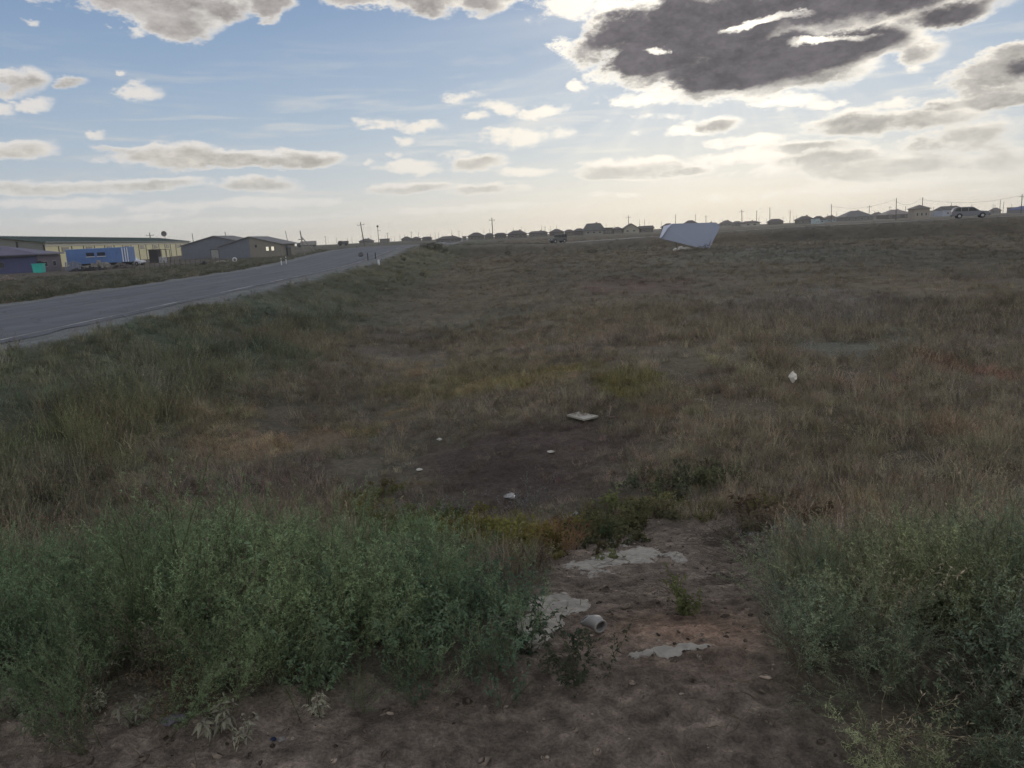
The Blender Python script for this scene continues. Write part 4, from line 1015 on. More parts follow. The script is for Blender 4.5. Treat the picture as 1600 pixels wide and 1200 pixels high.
# ---- the bent white panel
def panel():
    D = 97.0
    fr = [(1030.5, 372), (1037, 353.5), (1051, 349.5), (1090, 348.3), (1119, 347.5), (1125.5, 354), (1108.5, 388), (1098, 388), (1088, 386)]
    dep = [98.2, 99, 99.3, 99.3, 99.3, 98.7, 96.9, 96.9, 97]
    P = [at(a, b, d) for (a, b), d in zip(fr, dep)]
    c = P[7]; g = hgt(c[0], c[1]); b = empty('billboard_panel', (c[0], c[1], g), 0, 'huge bent white billboard sheet tipped over in the middle of the far field', 'billboard')
    loc = [tuple(p - np.array([c[0], c[1], g])) for p in P]
    th = (0, .14, 0); n = len(loc)
    vs = loc + [(p[0] + .0, p[1] + .14, p[2]) for p in loc]
    fs = [tuple(range(n)), tuple(range(2 * n - 1, n - 1, -1))] + [(i, (i + 1) % n, n + (i + 1) % n, n + i) for i in range(n)]
    MB().add(vs, fs).build('sheet', C('billboard_white', (140, 147, 164), .92, rough=.6, var=.05, scale=.3), b)
    # folded left lip of the same sheet, its highlight put into a paler colour
    l0, l1, l2 = [np.array(v) for v in (loc[0], loc[1], loc[2])]
    q = [l0 + [-.02, -.02, 0], l1 + [-.02, -.02, 0], l2 + [0, -.02, 0], l1 + [.45, -.35, -.25], l0 + [.22, -.3, .1]]
    MB().add([tuple(v) for v in q] + [tuple(v + np.array([0, -.03, 0])) for v in q], [(0, 1, 2, 3, 4), (9, 8, 7, 6, 5)] + [(i, (i + 1) % 5, 5 + (i + 1) % 5, 5 + i) for i in range(5)]).build('folded_edge', C('billboard_edge', (185, 190, 205), 1.1), b)
    m = MB()
    for i in range(6):
        t = i / 5; a = l0 * (1 - t) + np.array(loc[6]) * t + [0, .2, .3]; e = l2 * (1 - t) + np.array(loc[4]) * t + [0, .2, -.1]
        m.bar(a, e, .05)
    m.build('support_frame', C('rusty_steel', (84, 66, 58)), b)
panel()
heap('rubble_heap', 'white broken rubble at the left foot of the bent white billboard', 1066, 98, 2.3, .45, 1.2, C('white_rubble', (190, 188, 184), 1.2), 34, .17, 11)
MB_ = MB().bar((0, 0, -.1), (.02, 0, .95), .05); o = MB_.build('stake', M_WOOD); o.location = on(1056.5, 99); tag(o, 'thin dark stake beside the white rubble under the billboard', 'stake')

# ---- village behind
def house(l, r, top, base, label, roof='hip', wall=(92, 90, 88), rc=(70, 66, 66), ridge=.35, wf=.5, name='house', win=2, cat='house', D=None, chim=True):
    c = (l + r) / 2; D = D or min(max(2.0 * 1200 / max(base - hz(c), 3.2), 300), 560)
    W = (r - l) * D / 1200 - .9; H = (base - top) * D / 1200; x = at(c, 400, D)[0]; zg = hgt(x, D) - .15
    ztop = (hz(c) - top) * D / 1200 + 2; H = max(ztop - zg, 2.6); hw = max(min(H * wf, 6.0), 1.6)
    dpt = min(max(W * .8, 5), 12)
    b = empty(name, (x, D, zg), 0, label, cat)
    wm = C('wall_%d_%d_%d' % wall, wall, rough=.9, var=.12, scale=.6); rm = C('roof_%d_%d_%d' % rc, rc, rough=.8, var=.15, scale=.6)
    if roof == 'gable':   # gable end towards us
        MB().prism([(-W / 2, 0), (W / 2, 0), (W / 2, hw), (0, H - .2), (-W / 2, hw)], 0, dpt).build('wall', wm, b)
        ro = MB().prism([(-W / 2 - .5, hw - .25), (0, H - .15), (W / 2 + .5, hw - .25), (W / 2 + .5, hw), (0, H), (-W / 2 - .5, hw)], -.4, dpt + .4).build('roof', rm, b)
    elif roof == 'long':  # ridge across the view
        MB().prism([(0, 0), (dpt, 0), (dpt, hw), (dpt / 2, H - .2), (0, hw)], -W / 2, W / 2, 'x').build('wall', wm, b)
        ro = MB().prism([(-.4, hw - .22), (dpt / 2, H - .15), (dpt + .4, hw - .22), (dpt + .4, hw), (dpt / 2, H), (-.4, hw)], -W / 2 - .4, W / 2 + .4, 'x').build('roof', rm, b)
    elif roof == 'flat':
        MB().box(-W / 2, W / 2, 0, dpt, 0, H - .25).build('wall', wm, b); ro = MB().box(-W / 2 - .25, W / 2 + .25, -.25, dpt + .25, H - .247, H).build('roof', rm, b)
    else:
        MB().box(-W / 2, W / 2, 0, dpt, 0, hw).build('wall', wm, b); ro = hip(MB(), -W / 2, W / 2, 0, dpt, hw + .003, H, ridge).build('roof', rm, b)
    if chim and W > 7: MB().box(W * .12, W * .12 + .6, dpt * .55, dpt * .55 + .6, H - .7, H + .35).build('chimney', C('chimney_brick', (88, 72, 66)), ro)
    y0 = -.07
    for i in range(win):
        xx = -W / 2 + W * (i + .6) / (win + .4); ww = min(1.5, W / (win + 1) * .6)
        f = MB().box(xx - ww / 2, xx + ww / 2, y0, -.003, hw * .34, hw * .34 + min(1.3, hw * .45)).build('window', C('window_white', (130, 130, 128)), b)
        MB().box(xx - ww / 2 + .12, xx + ww / 2 - .12, y0 - .03, y0 - .003, hw * .34 + .12, hw * .34 + min(1.3, hw * .45) - .12).build('pane', M_GLASS, f)
    return b
house(562, 584.5, 373.3, 381.2, 'low hip roofed hut standing alone on the skyline left of the road bend', wf=.45, ridge=.25)
house(594, 610, 374.3, 380, 'small flat roofed block house beside the lamp post left of the road bend', 'flat', wall=(86, 84, 82))
HS = [(628, 645, 370, 378, 'hip', .2), (643, 660, 370.5, 378, 'hip', .2), (660, 676.5, 370.2, 377, 'hip', .6), (682, 722, 369.3, 377, 'hip', .45), (723, 731, 369.8, 375, 'flat', .3), (731.5, 759, 363.8, 375, 'hip', .25),
      (758, 774, 364.8, 374, 'hip', .4), (773, 794, 364.3, 373, 'hip', .5), (793, 826, 360.6, 373, 'hip', .35), (827, 858, 361.8, 370.5, 'hip', .65), (859, 884, 358.4, 369, 'hip', .2), (883, 899, 359.6, 369, 'hip', .4),
      (897, 917, 357.2, 368, 'hip', .3)]
LAB = ['leftmost low hip roofed house of the skyline row right of the road bend', 'second low hip roofed house of the skyline row right of the road bend', 'third roof from left right of the road bend, with a longer ridge',
       'long low dark roofed house between the road bend and the pale hip roofed house', 'tiny flat shed at the right end of the long low dark roofed house', 'hip roofed house with pale walls left of the tall two part pole',
       'small hip roofed house directly below the tall two part pole', 'low house with a flat topped hip roof just right of the tall pole', 'broad dark hip roofed house above the middle of the field', 'long barn like house with a flat ridge left of the two round topped roofs',
       'pointed hip roofed house above the small dark off-road car', 'low hip roofed house just right of the pointed one above the off-road car', 'low roofed house touching the left side of the big steep roofed house']
for (l, r, t, b_, k, rg), lb in zip(HS, LAB): house(l, r, t, b_, lb, k, ridge=rg, wall=(88, 86, 84), rc=(66, 63, 63), win=2 if r - l > 12 else 1)
big = house(913, 947, 349.5, 367.5, 'big house with a steep trapezoid roof and a pale front gable left of the billboard', 'hip', (112, 112, 108), (72, 74, 74), .62, .28, win=3)
big2 = house(973.5, 1001, 349.8, 366, 'steep roofed house with a pale gable face just left of the billboard', 'gable', (126, 122, 112), (70, 68, 68), wf=.34, win=2)
house(942, 960, 357.6, 366.5, 'low wide shed between the big steep roofed house and the pale gabled house', 'flat', (80, 78, 76))
house(958, 975, 356, 365.5, 'small round topped hip roofed house left of the pale gabled house', 'hip', (92, 90, 86), ridge=.25)
house(1000, 1023, 357, 365.5, 'long low flat roofed barn between the pale gabled house and the billboard', 'long', (84, 82, 80), wf=.6)
house(1036, 1057, 349.5, 362, 'hip roofed house peeping over the left top of the billboard', 'hip', ridge=.3)
house(1068, 1094, 344.8, 360, 'tall hip roofed house peeping over the middle top of the billboard', 'hip', ridge=.25)
house(1094, 1126, 349, 360, 'long low house hidden behind the right top of the billboard', 'hip', ridge=.5)
house(1127, 1146, 344.8, 354, 'round topped hip roofed house just right of the billboard', 'hip', (96, 94, 90), ridge=.25)
house(1145, 1161, 346, 354, 'lower hip roofed house, second right of the billboard', 'hip', (96, 94, 90), ridge=.4)
house(1161, 1188, 346.3, 354, 'long hip roofed house with whitish walls right of the billboard', 'hip', (140, 138, 132), ridge=.6)
house(1202, 1224, 342.5, 351.5, 'lone hip roofed house on the skyline between two thick poles', 'hip', (86, 82, 78), ridge=.55)
house(1246, 1273, 338, 350.5, 'hip roofed house at the left end of the pale blue walled cluster', 'hip', (88, 88, 86), ridge=.3)
house(1272, 1289, 338, 349.5, 'hip roofed house with pale blue walls in the middle of the cluster', 'hip', (120, 134, 140), ridge=.35)
house(1288, 1309, 337.3, 347, 'hip roofed house with a dark brown roof at the right of the blue walled cluster', 'hip', (110, 122, 130), (70, 62, 56), ridge=.3)
house(1271, 1281, 343.5, 350.8, 'small pale blue shed in front of the blue walled cluster', 'flat', (140, 155, 158), D=330)
house(1318, 1363, 329.8, 345.5, 'very broad house with a domed hip roof right of the blue walled cluster', 'hip', (84, 84, 86), (78, 78, 80), .3, .4, win=4)
house(1361, 1381, 332.3, 342.5, 'smaller hip roofed house right of the broad domed house', 'hip', ridge=.3)
house(1380, 1424, 328, 342, 'wide house with a pale arched roof and a dark brown front wall', 'hip', (52, 44, 44), (100, 94, 92), .25, .45, win=3)
house(1424, 1450.5, 321, 341, 'tall pale two storey house with a shallow pyramid roof', 'hip', (118, 112, 104), (86, 80, 76), .05, .72, win=3, D=300)
house(1450, 1470, 329.5, 339, 'low pale shed between the tall pale house and the dark roofed barn', 'flat', (120, 120, 122))
house(1468, 1502, 322.6, 338, 'barn with a dark flat topped roof and pale blue walls behind the silver car', 'hip', (120, 126, 140), (44, 42, 44), .72, .62, win=2)
house(1547, 1560, 325.3, 331, 'tiny grey roofed hut on the skyline right of the silver car', 'hip', ridge=.4, D=520)
house(1574, 1590, 324.5, 330, 'low grey hut left of the blue roofed house at the right edge', 'flat', D=520)
house(1588, 1625, 322, 333, 'blue roofed house cut by the right edge of the photo', 'hip', (90, 90, 96), (60, 72, 110), .5, .5)

# ---- poles
def pole_proto(arm, h=9.0, r=.15):
    b = bpy.data.objects.new('utility_pole', None); COL.objects.link(b)
    MB().bar((0, 0, -.5), (0, 0, h), r, r * .7, 8).build('shaft', M_POLE, b)
    if arm:
        MB().box(-.95, .95, -.06, .06, h - 1.0, h - .86).build('crossarm', M_POLE, b)
        for x in (-.85, 0, .85):
            z = h - .86 if x else h; MB().bar((x, 0, z), (x, 0, z + .28), .06, .05).build('insulator', C('porcelain', (90, 90, 92)), b)
    return b
PROT = [pole_proto(True), pole_proto(False, 9.0, .13)]
FIRST = [True, True]
POLES = [(239, 365, 0), (305, 365, 1), (356, 362.5, 1), (453, 361, 1), (458, 375, 1), (511, 369, 0), (528, 370.5, 1), (545, 370, 1), (552, 369, 1), (568, 368, 1), (571, 348, 0), (582, 368, 1), (608, 364, 0), (604, 368, 1),
         (613, 369, 1), (618, 368, 1), (627, 366, 1), (634, 366, 1), (645, 362, 0), (656, 363, 1), (675, 364.5, 1), (682, 363, 1), (687, 363, 1), (708, 360, 1), (719, 361, 0), (724, 362.5, 1), (758, 358, 1), (767, 358, 1), (771.5, 341.5, 0),
         (793, 360, 1), (804, 356, 1), (817, 355, 1), (822, 357, 1), (848, 352, 1), (853, 354, 0), (861, 353.5, 1), (871, 352, 1), (948, 350, 1), (961, 352, 1), (983, 338, 0), (1000, 344, 1), (1008, 343, 1), (1021, 352, 1), (1034, 346, 1),
         (1056, 336, 1), (1086, 336, 1), (1103, 337.5, 0), (1111, 344, 1), (1129, 343, 1), (1159, 329, 0), (1181, 329.5, 1), (1185, 340, 1), (1197, 341, 1), (1202, 325, 1), (1222, 338, 1), (1233, 330, 0), (1239, 338, 1), (1243, 337, 1),
         (1291, 334, 1), (1297, 320, 1), (1305, 331, 1), (1355, 322, 0), (1363, 330, 1), (1387, 323.5, 0), (1397, 310.5, 1), (1411, 322.5, 1), (1437, 309.5, 1), (1454, 324, 1), (1481, 318, 1), (1513, 320, 1), (1546, 320, 1), (1549, 320, 1),
         (1557, 313, 1), (1562, 316, 1), (1575, 319, 1), (1590, 305, 0)]
MARKS = [(0, 'above the warehouse and block halls'), (440, 'between block halls and hip roofed hut'), (590, 'above the road bend'), (640, 'above the long low dark roofed house'), (735, 'above houses left of the off-road car'),
         (880, 'between the off-road car and the billboard'), (1030, 'above and just beside the billboard'), (1150, 'between billboard and lone hip roofed house'), (1225, 'above the pale blue walled cluster'), (1320, 'from broad domed to tall pale house'),
         (1450, 'between tall pale house and silver car'), (1540, 'on the skyline right of the silver car')]
ORD = ['first', 'second', 'third', 'fourth', 'fifth', 'sixth', 'seventh', 'eighth', 'ninth', 'tenth', 'eleventh', 'twelfth', 'thirteenth']
def poles():
    R = random.Random(5); cnt = {}
    for px, top, k in sorted(POLES):
        seg = max(i for i, m in enumerate(MARKS) if m[0] <= px); cnt[seg] = cnt.get(seg, 0) + 1
        kind = 0 if k == 0 else 1
        D = min(max(7.2 * 1200 / max(hz(px) - top, 3), 150), 1250)
        if kind == 0: kid = PROT[0]
        else: kid = PROT[1]
        if FIRST[kind]: o = kid; FIRST[kind] = False
        else:
            o = kid.copy(); COL.objects.link(o)
            for ch in kid.children:
                c = ch.copy(); COL.objects.link(c); c.parent = o
        x = at(px, 400, D)[0]; zg = hgt(x, D); h = (hz(px) - top) * D / 1200 + 2 - zg
        o.location = (x, D, zg); s = h / 9.2; o.scale = (s * 1.5, s * 1.5, s); o.rotation_euler = (0, R.gauss(0, .012) - (.10 if px in (453, 571) else 0), R.uniform(-.6, .6))
        if kind: word = 'thin pole'
        else: word = 'crossarm pole'
        o['label'] = '%s, %s from left %s' % (word, ORD[cnt[seg] - 1], MARKS[seg][1]); o['category'] = 'utility pole'; o['group'] = 'poles along the skyline'
poles()
def lamp_post():
    x, y, z = on(593.5, 330); b = empty('street_lamp', (x, y, z), 0, 'lamp post with a short side arm at the flat roofed block house', 'street lamp')
    MB().bar((0, 0, -.3), (0, 0, 7.4), .14, .1, 8).build('shaft', M_POLE, b); MB().bar((0, 0, 6.0), (1.3, 0, 5.9), .06).build('arm', M_POLE, b)
    MB().prism([(-.3, 7.4), (.3, 7.4), (.42, 7.75), (.3, 8.15), (-.3, 8.15), (-.42, 7.75)], -.3, .3).build('lamp_head', M_DARK, b)
lamp_post()
def braced_pole():
    x = at(475, 390, 186)[0]; b = empty('braced_pole', (x, 186, hgt(x, 186)), 0, 'pale concrete pole propped by a long slanting strut left of the road', 'utility pole')
    MB().bar((0, 0, -.2), (-.5, 0, 5.6), .16, .13, 8).build('shaft', M_CONC, b)
    MB().bar((3.3, -.5, -.2), (-.35, 0, 4.3), .13, .12, 8).build('strut', M_CONC, b)
    MB().box(-1.1, .1, -.06, .06, 3.6, 3.75).build('crossarm', M_POLE, b)
    MB().bar((-.5, 0, 5.6), (-.5, 0, 5.95), .09).build('insulator', M_WHITE, b)
braced_pole()
def wires():
    for (a, b, dz) in (((1437, 309.5), (1590, 305), 0), ((1397, 310.5), (1437, 309.5), 0), ((1297, 320), (1397, 310.5), 0), ((1590, 305), (1700, 299), 0)):
        D = [7.2 * 1200 / (hz(q[0]) - q[1]) for q in (a, b)]; P = [Vector(at(q[0], q[1] + 1.5, d)) for q, d in zip((a, b), D)]
        m = MB(); n = 14; pr = None
        for i in range(n + 1):
            t = i / n; p = P[0].lerp(P[1], t) - Vector((0, 0, 2.2 * 4 * t * (1 - t)))
            if pr is not None: m.bar(pr, p, .035, n=4)
            pr = p
        o = m.build('power_cable', M_DARK); tag(o, {1437: 'sagging cable from the tall pale house to the crossarm pole at the right edge', 1397: 'short cable just left of the tall pale house', 1297: 'cable over the broad domed house', 1590: 'cable leaving the right edge pole outwards'}[a[0]], 'cable', 'cables between the skyline poles')
wires()

# ---- far bushes
def bush(name, label, px, depth, w, h, col, n=700, seed=1, group=None, cat='bush'):
    global R_
    R_ = np.random.default_rng(seed); x, y, z = on(px, depth)
    g = PM()
    for i in range(9): g.stem(curve([R_.normal(0, w * .12), R_.normal(0, .1), 0], rdir(1, .8, 1)[0] * [w, .6, h], h * R_.uniform(.6, 1.0), 5), .02, .008)
    st = g.build('stem', leaf_mat('bush_stem_mat', instanced=False, col=(.08, .07, .05)) if 'bsm' not in MATS else MATS['bsm'], link=True)
    f = PM(); a = R_.normal(size=(n, 3)); a /= np.linalg.norm(a, axis=1)[:, None]; r = R_.uniform(.35, 1, n)[:, None] ** .6
    lump = 1 + .35 * np.sin(a[:, :1] * 5 + seed) * np.cos(a[:, 1:2] * 4)
    P = a * r * lump * [w / 2, w * .35, h * .55] + [0, 0, h * .48]; P[:, 2] = np.maximum(P[:, 2], .02)
    f.leaves(P, a + R_.normal(size=(n, 3)) * .7 + [0, 0, .4], max(.06, h * .13), max(.03, h * .06))
    key = 'bush_%s' % (col,)
    if key not in MATS: MATS[key] = leaf_mat('bush_foliage', instanced=False, col=col, trans=.2)
    b = empty(name, (x, y, z - .03), 0, label, cat, group); st.parent = b
    f.build('foliage', MATS[key], link=True, parent=b)
MATS['bsm'] = leaf_mat('bush_stem_mat', instanced=False, col=(.08, .07, .05))
bush('bush', 'dark wide bush beside the road bend, larger of two touching', 675, 108, 3.2, .95, (.05, .062, .045), 1500, 11)
bush('bush', 'dark low bush just right of the larger bush at the road bend', 691, 107, 2.2, .7, (.055, .06, .045), 900, 12)
bush('bush', 'dark low bush leaning in the far field left of the billboard', 926, 104, 1.8, .55, (.055, .06, .05), 800, 13)
bush('bush', 'tiny dark bush on the near road shoulder before the bend', 564, 82, .5, .5, (.05, .055, .045), 300, 14)
bush('bush', 'small dark bush on the bank below the middle houses', 793, 112, .9, .6, (.05, .055, .045), 400, 15)
bush('bush', 'small round bush in the far field, left of two before the billboard', 952, 118, .5, .5, (.05, .055, .045), 300, 16)
bush('bush', 'small round bush in the far field, right of two before the billboard', 969, 118, .5, .5, (.05, .055, .045), 300, 17)
bush('bush', 'isolated dark tuft on the slope right of the road bend', 630, 78, .5, .35, (.045, .05, .04), 250, 18)
bush('bush', 'isolated dark tuft lower on the slope right of the road bend', 658, 66, .5, .3, (.05, .05, .04), 250, 19)
bush('bush', 'dark tuft pressed against the lower right corner of the billboard, left one', 1094, 96.2, .7, .5, (.05, .055, .045), 300, 20)
bush('bush', 'dark tuft pressed against the lower right corner of the billboard, right one', 1103, 96, .8, .6, (.05, .055, .045), 300, 21)
for i, (px, dep) in enumerate([(500, 62), (8, 37), (60, 40), (110, 43), (160, 46), (218, 49), (330, 64), (385, 74), (420, 82)]):
    bush('verge_bush', 'green %s bush on the verge beyond the road, %s from left' % ('dark' if i % 2 else 'ragged', ORD[[x_[0] for x_ in sorted([(q, j) for j, q in enumerate([500, 8, 60, 110, 160, 218, 330, 385, 420])])].index(px)]), px, dep * 1.12 if px != 500 else 105, 2.6, .75, (.07, .085, .055), 800, 30 + i, 'bushes on the verge beyond the road')

# ---- things lying in the field
def board():
    g0 = G(910, 650, 60); z = hgt(g0[0], g0[1]) + .06
    c = []
    for q in ((886, 648), (904, 643), (935, 649.5), (913, 655)):
        d = ray(*q); c.append(EYE + d * ((z - 2.0) / d[2]))
    o = sum(c) / 4; vs = [(q[0] - o[0], q[1] - o[1], z - hgt(o[0], o[1])) for q in c]
    m = MB().add(vs + [(v[0], v[1], v[2] - .03) for v in vs], [(0, 1, 2, 3), (7, 6, 5, 4)] + [(i, (i + 1) % 4, 4 + (i + 1) % 4, 4 + i) for i in range(4)])
    b = m.build('flat_board', C('pale_board', (128, 125, 117), 1.8, rough=.8, var=.12, scale=3)); b.location = (o[0], o[1], hgt(o[0], o[1])); tag(b, 'pale square board lying flat on the dark soil in the ditch', 'board')
    g = G(951, 649, 60); m = MB().bar((0, 0, .02), (.13, 0, .03), .012).bar((0, 0, .02), (.05, .02, .22), .008).bar((0, 0, .02), (-.02, -.03, .06), .01)
    s = m.build('bent_stick', C('pale_stick', (120, 108, 98), 1.8)); s.location = (g[0], g[1], hgt(g[0], g[1])); tag(s, 'pale bent stick standing just right of the square board', 'stick')
board()
def crumple(name, label, px, py, w, h, col, cat='litter', seed=1, tall=1.0):
    R = random.Random(seed); g = G(px, py, 80); m = MB(); n, k = 9, 6; vs = []
    for j in range(k + 1):
        for i in range(n):
            a = 2 * pi * i / n; v = j / k; rr = sin(pi * min(v * .93 + .07, 1)) * (1 + R.uniform(-.4, .4))
            vs.append((w / 2 * rr * cos(a), w / 2 * .8 * rr * sin(a), h * v + R.uniform(-.1, .1) * h))
    fs = [(j * n + i, j * n + (i + 1) % n, (j + 1) * n + (i + 1) % n, (j + 1) * n + i) for j in range(k) for i in range(n)] + [tuple(range(n - 1, -1, -1)), tuple(k * n + i for i in range(n))]
    if tall > 1: g = np.array([g[0], g[1], 0]); vs = [(a, b_, c_ + .24) for a, b_, c_ in vs]
    o = m.add(vs, fs).build(name, C('litter_%d_%d_%d' % col, col, 1.2, rough=.5, var=.1)); o.location = (g[0], g[1], hgt(g[0], g[1])); o.rotation_euler.z = R.uniform(0, 3)
    return tag(o, label, cat)
crumple('plastic_bag', 'white plastic bag caught upright in the brown grass right of the ditch', 1238, 618, .13, .20, (205, 200, 190), seed=2, tall=2)
crumple('paper_scrap', 'pale flattened scrap right of the ditch, lower left of the plastic bag', 1088, 628, .24, .05, (140, 134, 124), seed=3)
crumple('paper_scrap', 'small white scrap on the dark soil left of the square board', 686.5, 686, .09, .05, (190, 188, 180), seed=4)
crumple('paper_scrap', 'small white scrap on the dark soil in front of the square board', 862, 711, .12, .03, (170, 165, 155), seed=5)
crumple('paper_scrap', 'thin white sliver on dry grass nearest to the left weeds', 656, 739, .11, .03, (170, 168, 160), seed=6)
crumple('white_rag', 'crumpled whitish rag lying on grey dry stalks in the ditch', 797, 778, .16, .07, (150, 150, 148), seed=7)
crumple('paper_scrap', 'faint pale fragment far up the ditch', 922, 545, .3, .05, (110, 105, 98), seed=8)
crumple('plastic_bag', 'lilac white plastic scrap on the dirt below the left weeds', 272, 1137, .075, .035, (96, 93, 100), seed=9)
crumple('plastic_scrap', 'tiny blue plastic scrap on the dirt below the left weeds', 427, 1156, .022, .012, (22, 36, 62), seed=10)
crumple('paper_scrap', 'tiny pale scrap right beside the blue plastic scrap', 441, 1156, .03, .015, (110, 106, 102), seed=12)
crumple('paper_scrap', 'small white bit among the green stalks beyond the crossing', 900, 806, .06, .05, (130, 130, 120), seed=13)

def crust(name, label, blobs, col, seed, res=.009):
    """thin broken skin of dried cement following the soil"""
    W = []
    for (px, py, rx, ry) in blobs:
        g = G(px, py, 30); a = G(px + rx, py, 30); b = G(px, py - ry, 30); W.append((g[0], g[1], abs(a[0] - g[0]), abs(b[1] - g[1])))
    x0 = min(w[0] - w[2] * 1.5 for w in W); x1 = max(w[0] + w[2] * 1.5 for w in W); y0 = min(w[1] - w[3] * 1.5 for w in W); y1 = max(w[1] + w[3] * 1.5 for w in W)
    xs = np.arange(x0, x1, res); ys_ = np.arange(y0, y1, res); X, Y = np.meshgrid(xs, ys_)
    d = np.full(X.shape, -9.0)
    for (a, b, ra, rb) in W: d = np.maximum(d, 1 - ((X - a) / ra) ** 2 - ((Y - b) / rb) ** 2)
    d = d + 1.5 * fbm(X / .22, Y / .22, seed, 7, .74) - .02
    Zg = height(X, Y)
    k = np.ones((5, 5)); Z = Zg + np.clip(d * .022, -.012, .009)
    inside = d > -.25; q = inside[:-1, :-1] & inside[1:, :-1] & inside[:-1, 1:] & inside[1:, 1:]
    ny, nx = X.shape; I = np.arange(ny * nx).reshape(ny, nx); F = np.stack([I[:-1, :-1][q], I[:-1, 1:][q], I[1:, 1:][q], I[1:, :-1][q]], 1)
    used = np.unique(F); remap = np.zeros(ny * nx, int); remap[used] = np.arange(len(used))
    V = np.stack([X, Y, Z], -1).reshape(-1, 3)[used]; c = V.mean(0)
    o = np_mesh(name, V - c, remap[F], C('cement_skin', (104, 101, 94), 2.1, rough=.9, var=.25, scale=9, bump=.5, bscale=50), smooth=True); o.location = [float(v) for v in c]
    tag(o, label, 'cement spill')
crust('cement_spill', 'wide pale patch of dried cement at the top of the dirt slope', [(925, 882, 42, 13), (985, 872, 40, 13), (1012, 866, 26, 9)], 0, 5)
crust('cement_spill', 'pale patch of dried cement left on the dirt slope beside the dark leaved weeds', [(860, 945, 42, 18), (830, 975, 50, 26), (900, 948, 22, 10)], 0, 9)
crust('cement_spill', 'narrow white cement streak right of the widest pale patch', [(1048, 868, 12, 7), (1062, 878, 12, 6)], 0, 13)
crust('cement_spill', 'faint pale crust streak across the dirt above the reddish soil', [(1030, 1020, 46, 6), (1080, 1014, 30, 4)], 0, 19)

def jug():
    g = G(925, 986, 30); x, y = g[0], g[1]; z = hgt(x, y); m = MB(); n = 18; vs = []
    axis = [(-.075, 0, .012), (-.05, .0, .022), (-.02, .005, .04), (.01, .008, .05), (.035, .008, .05), (.055, .004, .047)]
    rad = [(.010, .008), (.022, .014), (.034, .024), (.038, .032), (.034, .030), (.030, .026)]
    for (a, r) in zip(axis, rad):
        for i in range(n): t = 2 * pi * i / n; vs.append((a[0] - .012 * cos(t) * 0, a[1] + r[0] * cos(t), a[2] + r[1] * sin(t)))
    k = len(axis)
    inner = []
    for (a, r) in zip(axis[1:][::-1], rad[1:][::-1]):
        for i in range(n): t = 2 * pi * i / n; inner.append((a[0], a[1] + (r[0] - .006) * cos(t), a[2] + (r[1] - .006) * sin(t)))
    allv = vs + inner; K2 = 2 * k - 1
    fs = [(j * n + i, j * n + (i + 1) % n, (j + 1) * n + (i + 1) % n, (j + 1) * n + i) for j in range(K2 - 1) for i in range(n)] + [tuple(range(n - 1, -1, -1))]
    _j = random.Random(4); allv = [(a + _j.gauss(0, .0022), b_ + _j.gauss(0, .0022), c_ + _j.gauss(0, .002)) for a, b_, c_ in allv]
    b = empty('broken_jug', (x, y, z + .004), radians(-58), 'dirty white broken jug neck with a round opening lying on the dirt slope', 'jug')
    pm = C('dirty_plastic', (118, 116, 112), 1.6, rough=.5, var=.2, scale=14)
    m.add(allv, fs).build('jug_body', pm, b, smooth=True)
    r = MB(); vs = []
    for i in range(24):
        for j in range(6):
            a, c = 2 * pi * i / 24, 2 * pi * j / 6; q = .030 + .0055 * cos(c); vs.append((.057 + .005 * sin(c), .004 + q * cos(a), .047 + q * .87 * sin(a)))
    r.add(vs, [(i * 6 + j, ((i + 1) % 24) * 6 + j, ((i + 1) % 24) * 6 + (j + 1) % 6, i * 6 + (j + 1) % 6) for i in range(24) for j in range(6)]).build('rim', pm, b, smooth=True)
    h = MB(); pr = None
    for i in range(9):
        t = i / 8; p = Vector((-.07 + .09 * t, 0, .02 + .035 * t + .025 * sin(pi * t)))
        if pr is not None: h.bar(pr, p, .006, n=6)
        pr = p
    h.build('handle', pm, b)
jug()

# ---- single plants near the camera
def plant(name, label, px, py, pm, tint, group=None, scale=1.0, cat='plant', stemc=(.12, .11, .07), rz=0.0):
    g = G(px, py, 60); b = empty(name, (g[0], g[1], hgt(g[0], g[1])), rz, label, cat, group); b.scale = (scale,) * 3
    V = np.concatenate(pm.V); F = np.concatenate(pm.F); P = np.concatenate(pm.P)
    fp = P[F[:, 0]]
    for nm, sel, col in (('stem', fp > .5, stemc), ('foliage', fp <= .5, tint)):
        f = F[sel]
        if len(f) == 0: continue
        u = np.unique(f); rm = np.zeros(len(V), int); rm[u] = np.arange(len(u))
        key = 'pl_%s' % (col,)
        if key not in MATS: MATS[key] = leaf_mat('plant_' + nm, instanced=False, col=col)
        np_mesh(nm, V[u], rm[f], MATS[key], parent=b, attrs={'part': ('FLOAT', np.zeros(len(u), np.float32))})
R_ = np.random.default_rng(77)
plant('small_shrub', 'small round yellow green shrub alone on the bare dirt slope', 1073, 955, broad(9, .25, .55, 34, .028, .016, .002, .02), (.15, .165, .075))
plant('leggy_weed', 'thin weed with sparse dark leaves standing before the broken jug', 905, 1062, broad(12, .30, .55, 20, .026, .014, .0016, .06), (.085, .10, .065))
plant('leggy_weed', 'thin weed with sparse dark leaves left of the broken jug against the cement', 838, 1015, broad(7, .30, .6, 22, .034, .017, .0018, .05), (.065, .085, .06))
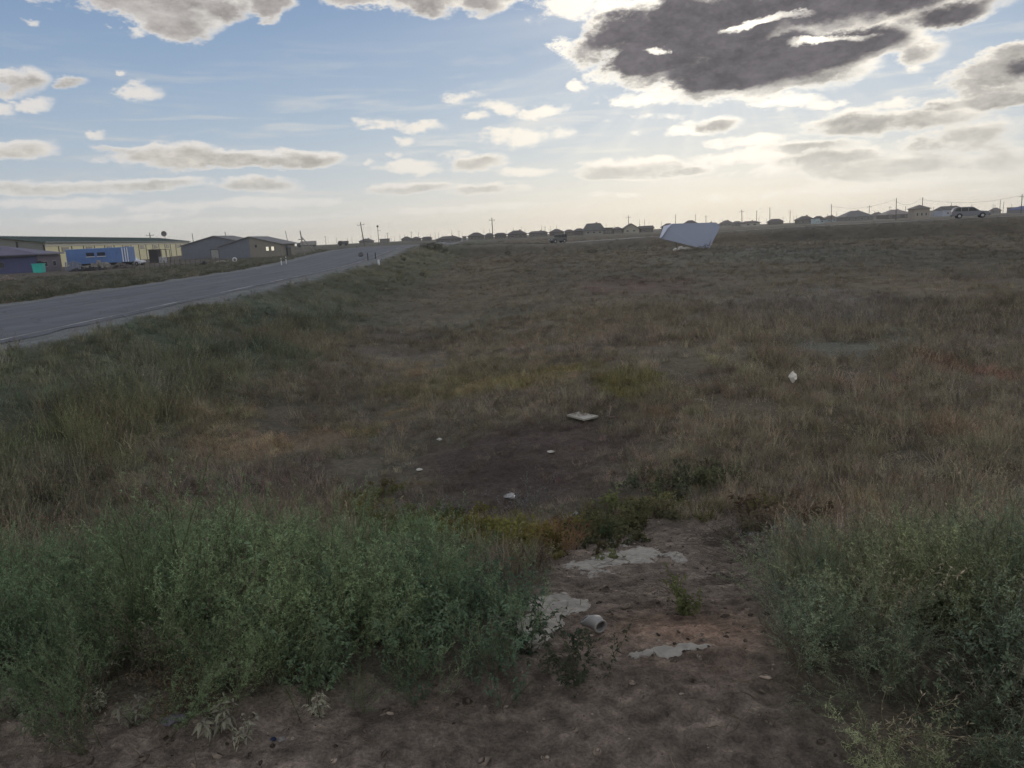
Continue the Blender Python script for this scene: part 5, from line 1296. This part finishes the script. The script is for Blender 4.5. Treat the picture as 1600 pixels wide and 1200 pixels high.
for px, py, s, lab in [(22, 1120, 1.0, 'pale seedling at the extreme left edge of the dirt'), (52, 1150, .9, 'pale seedling second from left, standing out on the dirt'), (205, 1128, 1.1, 'pale seedling left of the lilac plastic scrap'),
                       (345, 1150, 1.35, 'tallest pale seedling right of the lilac plastic scrap'), (372, 1165, .9, 'pale low seedling directly right of the tallest seedling'), (495, 1115, 1.0, 'pale seedling left of the bare weed stalks'), (160, 1108, .8, 'small pale seedling third from left against the dark weeds')]:
    plant('pale_seedling', lab, px, py, broad(3, .15, .25, 22, .030, .010, .0016, .012), (.36, .35, .27), 'pale seedlings along the foot of the left weeds', s, stemc=(.17, .15, .11), rz=px * .1)
plant('dry_weed', 'brownish drooping dead weed inside the left thicket above the lilac scrap', 300, 1120, feather(9, .30, .8, 14, .12, 14, .02, .004, .002, sag=.12), (.16, .125, .085), stemc=(.15, .12, .08))
plant('orange_tuft', 'rusty orange dry tuft at the far edge of the dirt slope', 870, 862, grass_tuft(160, .30, .004, .7, .10), (.25, .16, .11))
plant('green_bush', 'bright green leafy bush at the far edge of the dirt slope', 945, 852, broad(20, .22, 1.1, 24, .028, .019, .002, .16), (.085, .115, .06))
plant('green_bush', 'low green leafy bush farther back right of the ditch bottom', 1060, 772, broad(14, .22, 1.3, 22, .03, .02, .002, .30), (.10, .12, .07))
plant('yellow_weed', 'upright yellowing weed at the top of the left green thicket', 570, 815, broad(9, .34, .4, 20, .04, .024, .002, .06), (.20, .18, .06))
plant('yellow_weed', 'yellow leaved weed on the grey dry stalks in the ditch', 752, 800, broad(9, .22, .8, 12, .045, .032, .002, .08), (.22, .21, .06))
plant('yellow_weed', 'green and yellow weed with an upright shoot right of the ditch', 1192, 812, broad(9, .34, .35, 15, .035, .022, .002, .05), (.20, .20, .08))
for px, py, lab, s in [(640, 808, 'grey dead weed heap left of the ditch middle', 1.2), (835, 795, 'grey dead weed heap below the whitish rag', 1.4), (700, 800, 'thin grey dead weed between the two grey heaps', .9), (1260, 850, 'grey dead branches at the upper edge of the right weeds', 1.0)]:
    plant('dead_weed', lab, px, py, feather(14, .30, 1.6, 10, .12, 10, .018, .004, .0022, sag=.05, base=.22), (.26, .265, .27), 'grey dead weeds', s, stemc=(.19, .185, .18))
for px, py, lab, s in [(1120, 850, 'tangle of long dry grey twigs right of the cement patches', 1.0), (1190, 870, 'tangle of dry brown twigs farther right, touching the right weeds', 1.1), (1150, 905, 'small tangle of twigs on the bare dirt beside the right weeds', .7)]:
    plant('dry_branches', lab, px, py, twigs(60, .45), (.17, .15, .13), 'dry twig tangles', s, stemc=(.17, .15, .13))

# ---------------------------------------------------------------- the air
def haze():
    o = MB().box(-1550, 1550, -1550, 1550, -9, 26).build('haze', bpy.data.materials.new('haze_air'))
    m = o.data.materials[0]; m.use_nodes = True; T = NT(m.node_tree)
    v = T.n('ShaderNodeVolumePrincipled', ins={'Color': (.97, .96, .94, 1), 'Density': HAZE}); v.inputs['Anisotropy'].default_value = .55
    T.t.links.new(v.outputs[0], T.n('ShaderNodeOutputMaterial').inputs['Volume'])
    tag(o, None, None, None, 'stuff')
HAZE = .00028
haze()
# -- end
